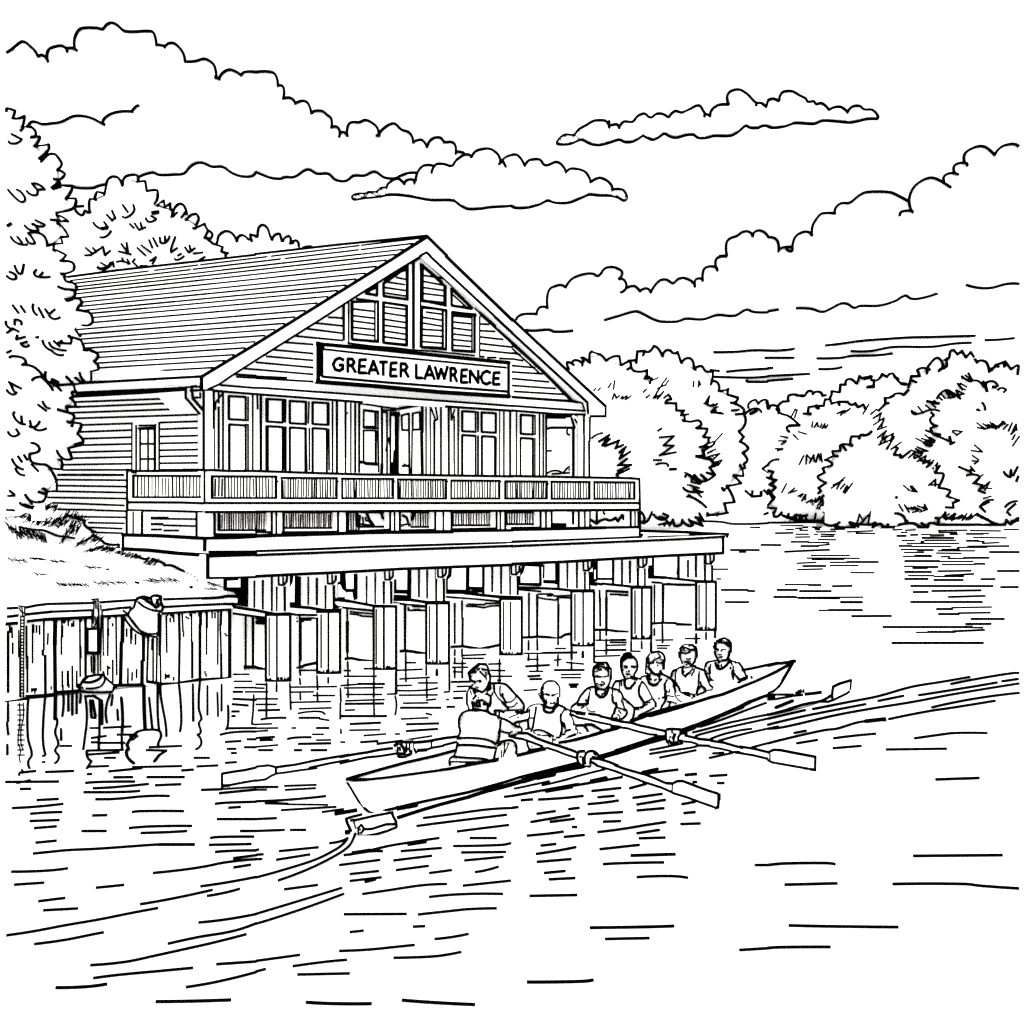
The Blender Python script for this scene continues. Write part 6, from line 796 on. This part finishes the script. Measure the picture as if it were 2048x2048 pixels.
person('person with smooth dark cap-like hair and wide-open eyes', 14.25,
  P('B', '900,710 870,640 840,540 860,420 940,345 1020,370 1085,450 1095,560 1080,640 1050,690 1050,730 1180,780 1240,880 1300,1000 1385,1110 1380,1170 1140,1270 1100,1340 1080,1500 800,1500 760,900 730,840 760,770 860,740'),
  S('B', '850,590 870,660 900,720; 1085,610 1050,660; @22 1045,670 1050,690; @44 905,550 935,555; @16 925,570 935,580; @44 1010,550 1050,558; @20 1000,550 1075,552; @38 960,618 972,620; @14 925,625 932,630; @26 925,662 945,668; @16 950,670 990,670; @14 965,655 975,660; @18 900,735 960,730 1000,715; @30 905,745 830,765 775,768; @26 765,770 730,830 715,870; @14 820,780 822,910; @20 852,780 852,840; @26 1000,700 1060,720 1150,740; @24 1150,775 1200,810 1260,910 1320,1030; @30 1330,1040 1370,1100; @40 1370,1100 1370,1160; @24 1350,1180 1200,1250 1120,1290 1110,1330; @20 1210,1090 1240,1075 1300,1050; @14 1215,1095 1295,1095; @18 1200,1140 1250,1120'),
  P('B', '830,570 835,440 870,370 950,340 1020,360 1085,440 1100,610 1075,600 1065,470 1000,425 930,440 880,480 865,600'), S('B', '@56 850,560 850,440; @76 865,430 910,395 990,385; @60 880,450 940,410 1000,410; @50 1000,390 1050,420; @34 1055,430 1090,480 1090,600; @30 850,560 870,610; @26 880,370 950,340 1000,360'),
  P('B', '830,770 905,745 905,830 950,890 1000,870 1060,790 1150,780 1120,900 1130,1000 1200,1130 1180,1170 1030,1180 880,1030 830,910'), S('B', '@34 905,740 905,830 930,880; @38 930,880 1000,880; @34 990,870 1060,790; @36 1010,720 1080,745; @22 1150,800 1130,840; @34 1130,840 1115,920 1130,1000; @40 1140,1010 1190,1090; @34 1190,1090 1190,1140 1140,1170; @14 1180,1165 1040,1165; 1040,1190 1110,1190'))
person('person with parted hair, sweeping fringe and featureless lowered face', 14.85,
  P('B', '1290,640 1230,600 1210,480 1240,400 1300,330 1400,310 1490,360 1515,480 1500,600 1450,640 1460,670 1580,720 1640,850 1680,940 1690,1030 1830,1090 1700,1400 1420,1400 1380,1120 1300,1000 1240,880 1180,780 1140,720 1220,680'),
  S('B', '@34 1290,590 1320,640 1370,670 1430,660; @26 1150,710 1220,690; @24 1300,650 1240,680; @32 1460,665 1530,695 1590,730; @40 1590,730 1640,790 1645,860; @38 1650,860 1670,930; @18 1610,760 1690,820 1730,900; @14 1540,930 1580,935 1580,890; @14 1550,985 1640,1005; 1410,1032 1430,1032; 1470,1018 1500,1018; @20 1545,1078 1600,1080 1690,1115; @14 1690,1120 1680,1140; @34 1590,1095 1570,1150; @60 1520,1200 1600,1190; @22 1440,1205 1460,1160 1510,1090; @14 1690,990 1740,990; 1395,535 1400,540; 1240,650 1290,700; 1230,700 1250,760; 1350,760 1380,740; 1420,740 1430,700; @24 1400,690 1440,690; 1300,745 1310,750; @14 1660,950 1690,1030 1760,1080'),
  P('B', '1205,600 1220,440 1300,325 1400,310 1490,350 1515,480 1505,600 1450,640 1470,500 1400,470 1300,500 1285,620'), S('B', '@44 1300,340 1420,325; @40 1420,330 1490,380 1500,480; @50 1490,480 1490,590; @44 1440,620 1460,650; @34 1280,360 1240,420; @28 1230,420 1220,580 1215,660; @40 1265,560 1285,610; @26 1265,420 1270,540; @40 1280,500 1340,490; @30 1330,460 1450,400; @24 1380,480 1440,500 1480,480; @18 1240,430 1240,510; @20 1400,350 1450,400; @14 1430,430 1480,450; @14 1350,412 1355,416; @14 1230,540 1260,560; @20 1300,600 1290,630'),
  P('B', '1240,700 1270,800 1340,830 1400,810 1450,740 1540,740 1505,820 1520,920 1530,1040 1490,1110 1430,1220 1380,1120 1300,1000 1190,790'), S('B', '@30 1240,730 1265,790; @44 1270,800 1340,830 1400,810; @24 1400,800 1460,740; @24 1535,760 1510,810; @34 1505,810 1510,900; @38 1520,910 1515,1000; @40 1525,1000 1525,1040; @28 1520,1050 1490,1110 1460,1150; @30 1230,700 1290,740'))
person('person with side-swept dark hair, second from the bow', 15.55,
  P('C', '480,520 440,420 430,320 500,240 640,215 715,280 720,400 680,500 700,545 830,600 870,720 940,850 945,920 840,930 900,1300 420,1300 400,1030 390,930 350,800 310,710 330,640 420,570 500,540'),
  S('C', '@26 455,420 480,490; 480,480 485,505; @32 695,420 675,490; @34 660,490 640,530; @22 545,430 580,440; @26 590,440 618,430; @14 515,472 615,474; @20 525,488 570,488; 575,505 618,505; 548,520 552,524; @14 505,540 520,560 600,560; @24 500,550 440,570 400,600; 400,600 340,630 325,700; @44 620,540 680,545; @30 690,560 770,590 825,605; @30 830,610 840,660 865,720; @24 865,720 910,830 950,860; @14 940,850 940,905 845,912; @34 760,780 770,820; @30 770,830 830,890; @24 830,890 840,930 760,960 710,985; @14 755,870 765,860; @32 350,760 360,860 385,930; @16 395,940 400,1020 430,1040; @20 410,1030 470,1060 540,1090; 410,990 570,990 600,1005; 440,1030 520,1035 640,1035; 650,1005 680,1003; 790,1003 830,1003; @22 890,970 915,960 910,1000 960,970; @20 560,1080 620,1085; @14 540,1050 560,1090'),
  P('C', '425,420 435,290 490,235 640,212 720,270 725,400 690,440 670,310 600,320 550,370 470,350 455,420'), S('C', '@54 445,340 450,410; @34 450,290 490,240; @18 490,235 530,220 645,218; @46 650,240 690,260; @56 690,270 700,320; @50 702,320 705,400; @34 690,420 680,470; @24 480,345 540,350; @32 530,360 610,330; @44 620,300 680,290; @26 490,260 550,270 600,290; @20 590,290 600,330; @24 460,300 480,340; @14 480,300 540,310; @14 580,240 660,230; @22 500,290 530,270'),
  P('C', '400,600 495,550 495,660 540,700 600,640 660,560 750,610 735,700 740,800 730,880 700,970 580,950 440,945 385,780'), S('C', '@18 400,600 385,660; @18 385,660 385,780; @36 395,800 410,840; @26 415,840 445,890 448,935; @30 490,560 495,660; @24 480,625 520,630; @22 500,670 545,715; @34 545,680 600,640; @16 600,640 645,580; @20 670,590 660,640; @22 640,650 630,690; @16 750,625 735,660; @26 740,660 735,780; @14 730,780 730,860; @40 730,860 735,890; @30 720,890 705,960; @34 430,950 590,950; @20 590,960 680,975'))
person('person with dark hair at the bow end, farthest from the viewer', 16.45,
  P('C', '1020,430 975,350 965,200 1040,125 1120,105 1215,150 1240,300 1190,400 1200,440 1330,490 1400,590 1450,700 1490,710 1480,770 1560,790 1500,1100 1000,1100 960,850 880,760 830,620 820,560 860,500 1000,460'),
  S('C', '975,320 985,370 1010,420; @34 1200,330 1195,370 1175,420; @34 1015,290 1030,305; @14 990,275 1040,290; @24 1075,320 1085,300; @14 1085,293 1147,293; @14 1025,370 1085,370; @24 1045,412 1085,408; @14 1070,400 1102,400; @34 1020,440 1030,455; @18 1040,470 1110,470; 1090,460 1190,445; @24 1005,455 960,465 890,478; 890,478 850,505 840,540; @16 825,550 825,600 840,640; @34 1190,430 1210,455; @22 1220,460 1290,478; @28 1290,490 1340,495; 1340,495 1390,560 1400,590; @38 1410,600 1430,640; 1430,640 1450,700; @34 1465,690 1465,725; @30 1280,660 1300,690; @40 1310,700 1340,735; @26 1340,745 1380,740 1425,720; 1380,760 1445,745; @18 1440,720 1420,745; @26 1280,810 1340,790 1380,765; @20 1320,800 1300,840; @36 1530,700 1545,750; @14 1515,710 1535,710; @16 970,850 1085,852 1140,880; 985,865 1040,870; @34 980,870 995,930; @30 1110,870 1160,890; @14 1230,850 1230,870; @20 840,640 870,660; @26 830,640 860,720 910,800 935,840; 1260,880 1280,870'),
  P('C', '960,290 968,180 1040,125 1120,105 1215,150 1240,300 1225,345 1195,330 1180,240 1100,195 1020,200 990,300'), S('C', '@58 985,190 985,260; @44 970,260 980,290; @44 1000,170 1060,150; @34 1050,140 1130,120; @34 1130,125 1190,150; @34 1200,160 1225,200; @44 1220,200 1220,330; @36 1030,185 1080,185; @30 1080,195 1150,195; @40 1150,215 1195,245; @14 1160,160 1165,200; @34 960,250 965,270; @14 1060,160 1130,165; @14 1185,170 1185,210'),
  P('C', '910,510 990,480 1000,560 1060,595 1120,570 1200,465 1260,500 1260,560 1245,640 1250,760 1220,820 1180,835 1110,800 1000,790 940,760 895,700'), S('C', '@18 915,520 910,560; @34 900,560 905,650; @18 895,650 900,700; @28 905,720 950,770 1010,780; @34 1010,790 1100,800; @24 1100,805 1180,835; @34 990,500 1005,550; @38 1010,570 1060,592; @30 1060,592 1110,575; @34 1110,565 1160,530; @36 1160,520 1210,470; @20 1030,485 1050,490; @14 1078,515 1080,555; 1010,530 1040,540; @14 1230,480 1240,530; @24 1215,560 1215,585; @18 1262,545 1255,600; @44 1255,610 1255,640; @50 1240,660 1260,660; @30 1255,680 1250,760; @34 1240,770 1220,810'))
# ------------------------------------------------------------------ camera, sky, sun
cam = bpy.data.objects.new('camera', bpy.data.cameras.new('camera')); C.objects.link(cam)
cam.location = EYE * K; cam.rotation_euler = (math.pi / 2, 0, 0)
cam.data.sensor_width = 36; cam.data.lens = 36 * F / 2048; cam.data.shift_y = (HY - 1024) / 2048; cam.data.clip_start = .05; cam.data.clip_end = 8000
bpy.context.scene.camera = cam
w = bpy.data.worlds.new('World'); bpy.context.scene.world = w; w.use_nodes = True
nt = w.node_tree; sky = nt.nodes.new('ShaderNodeTexSky'); sky.sky_type = 'NISHITA'; sky.sun_disc = False
EL, AZ = math.radians(27), math.radians(176)
sky.sun_elevation = EL; sky.sun_rotation = AZ; sky.air_density = 1; sky.dust_density = 3; sky.ozone_density = 0
veil = nt.nodes.new('ShaderNodeMix'); veil.data_type = 'RGBA'; veil.inputs[0].default_value = .92; veil.inputs[7].default_value = (5.6, 5.6, 5.6, 1)   # bright even overcast
nt.links.new(sky.outputs[0], veil.inputs[6]); nt.links.new(veil.outputs[2], nt.nodes['Background'].inputs[0]); nt.nodes['Background'].inputs[1].default_value = .15
sun = bpy.data.objects.new('sun', bpy.data.lights.new('sun', 'SUN')); C.objects.link(sun)
sun.data.energy = 2.2; sun.data.angle = math.radians(25); sun.data.color = (1, .97, .93)
dv = Vector((math.sin(AZ) * math.cos(EL), math.cos(AZ) * math.cos(EL), math.sin(EL)))
sun.rotation_euler = dv.to_track_quat('Z', 'Y').to_euler(); sun.location = (-20, -30, 60)
sc_ = bpy.context.scene
sc_.view_settings.view_transform = 'Standard'; sc_.view_settings.look = 'None'; sc_.view_settings.exposure = 1.2; sc_.view_settings.gamma = 1
sc_.cycles.max_bounces = 14; sc_.cycles.diffuse_bounces = 12; sc_.cycles.use_denoising = False
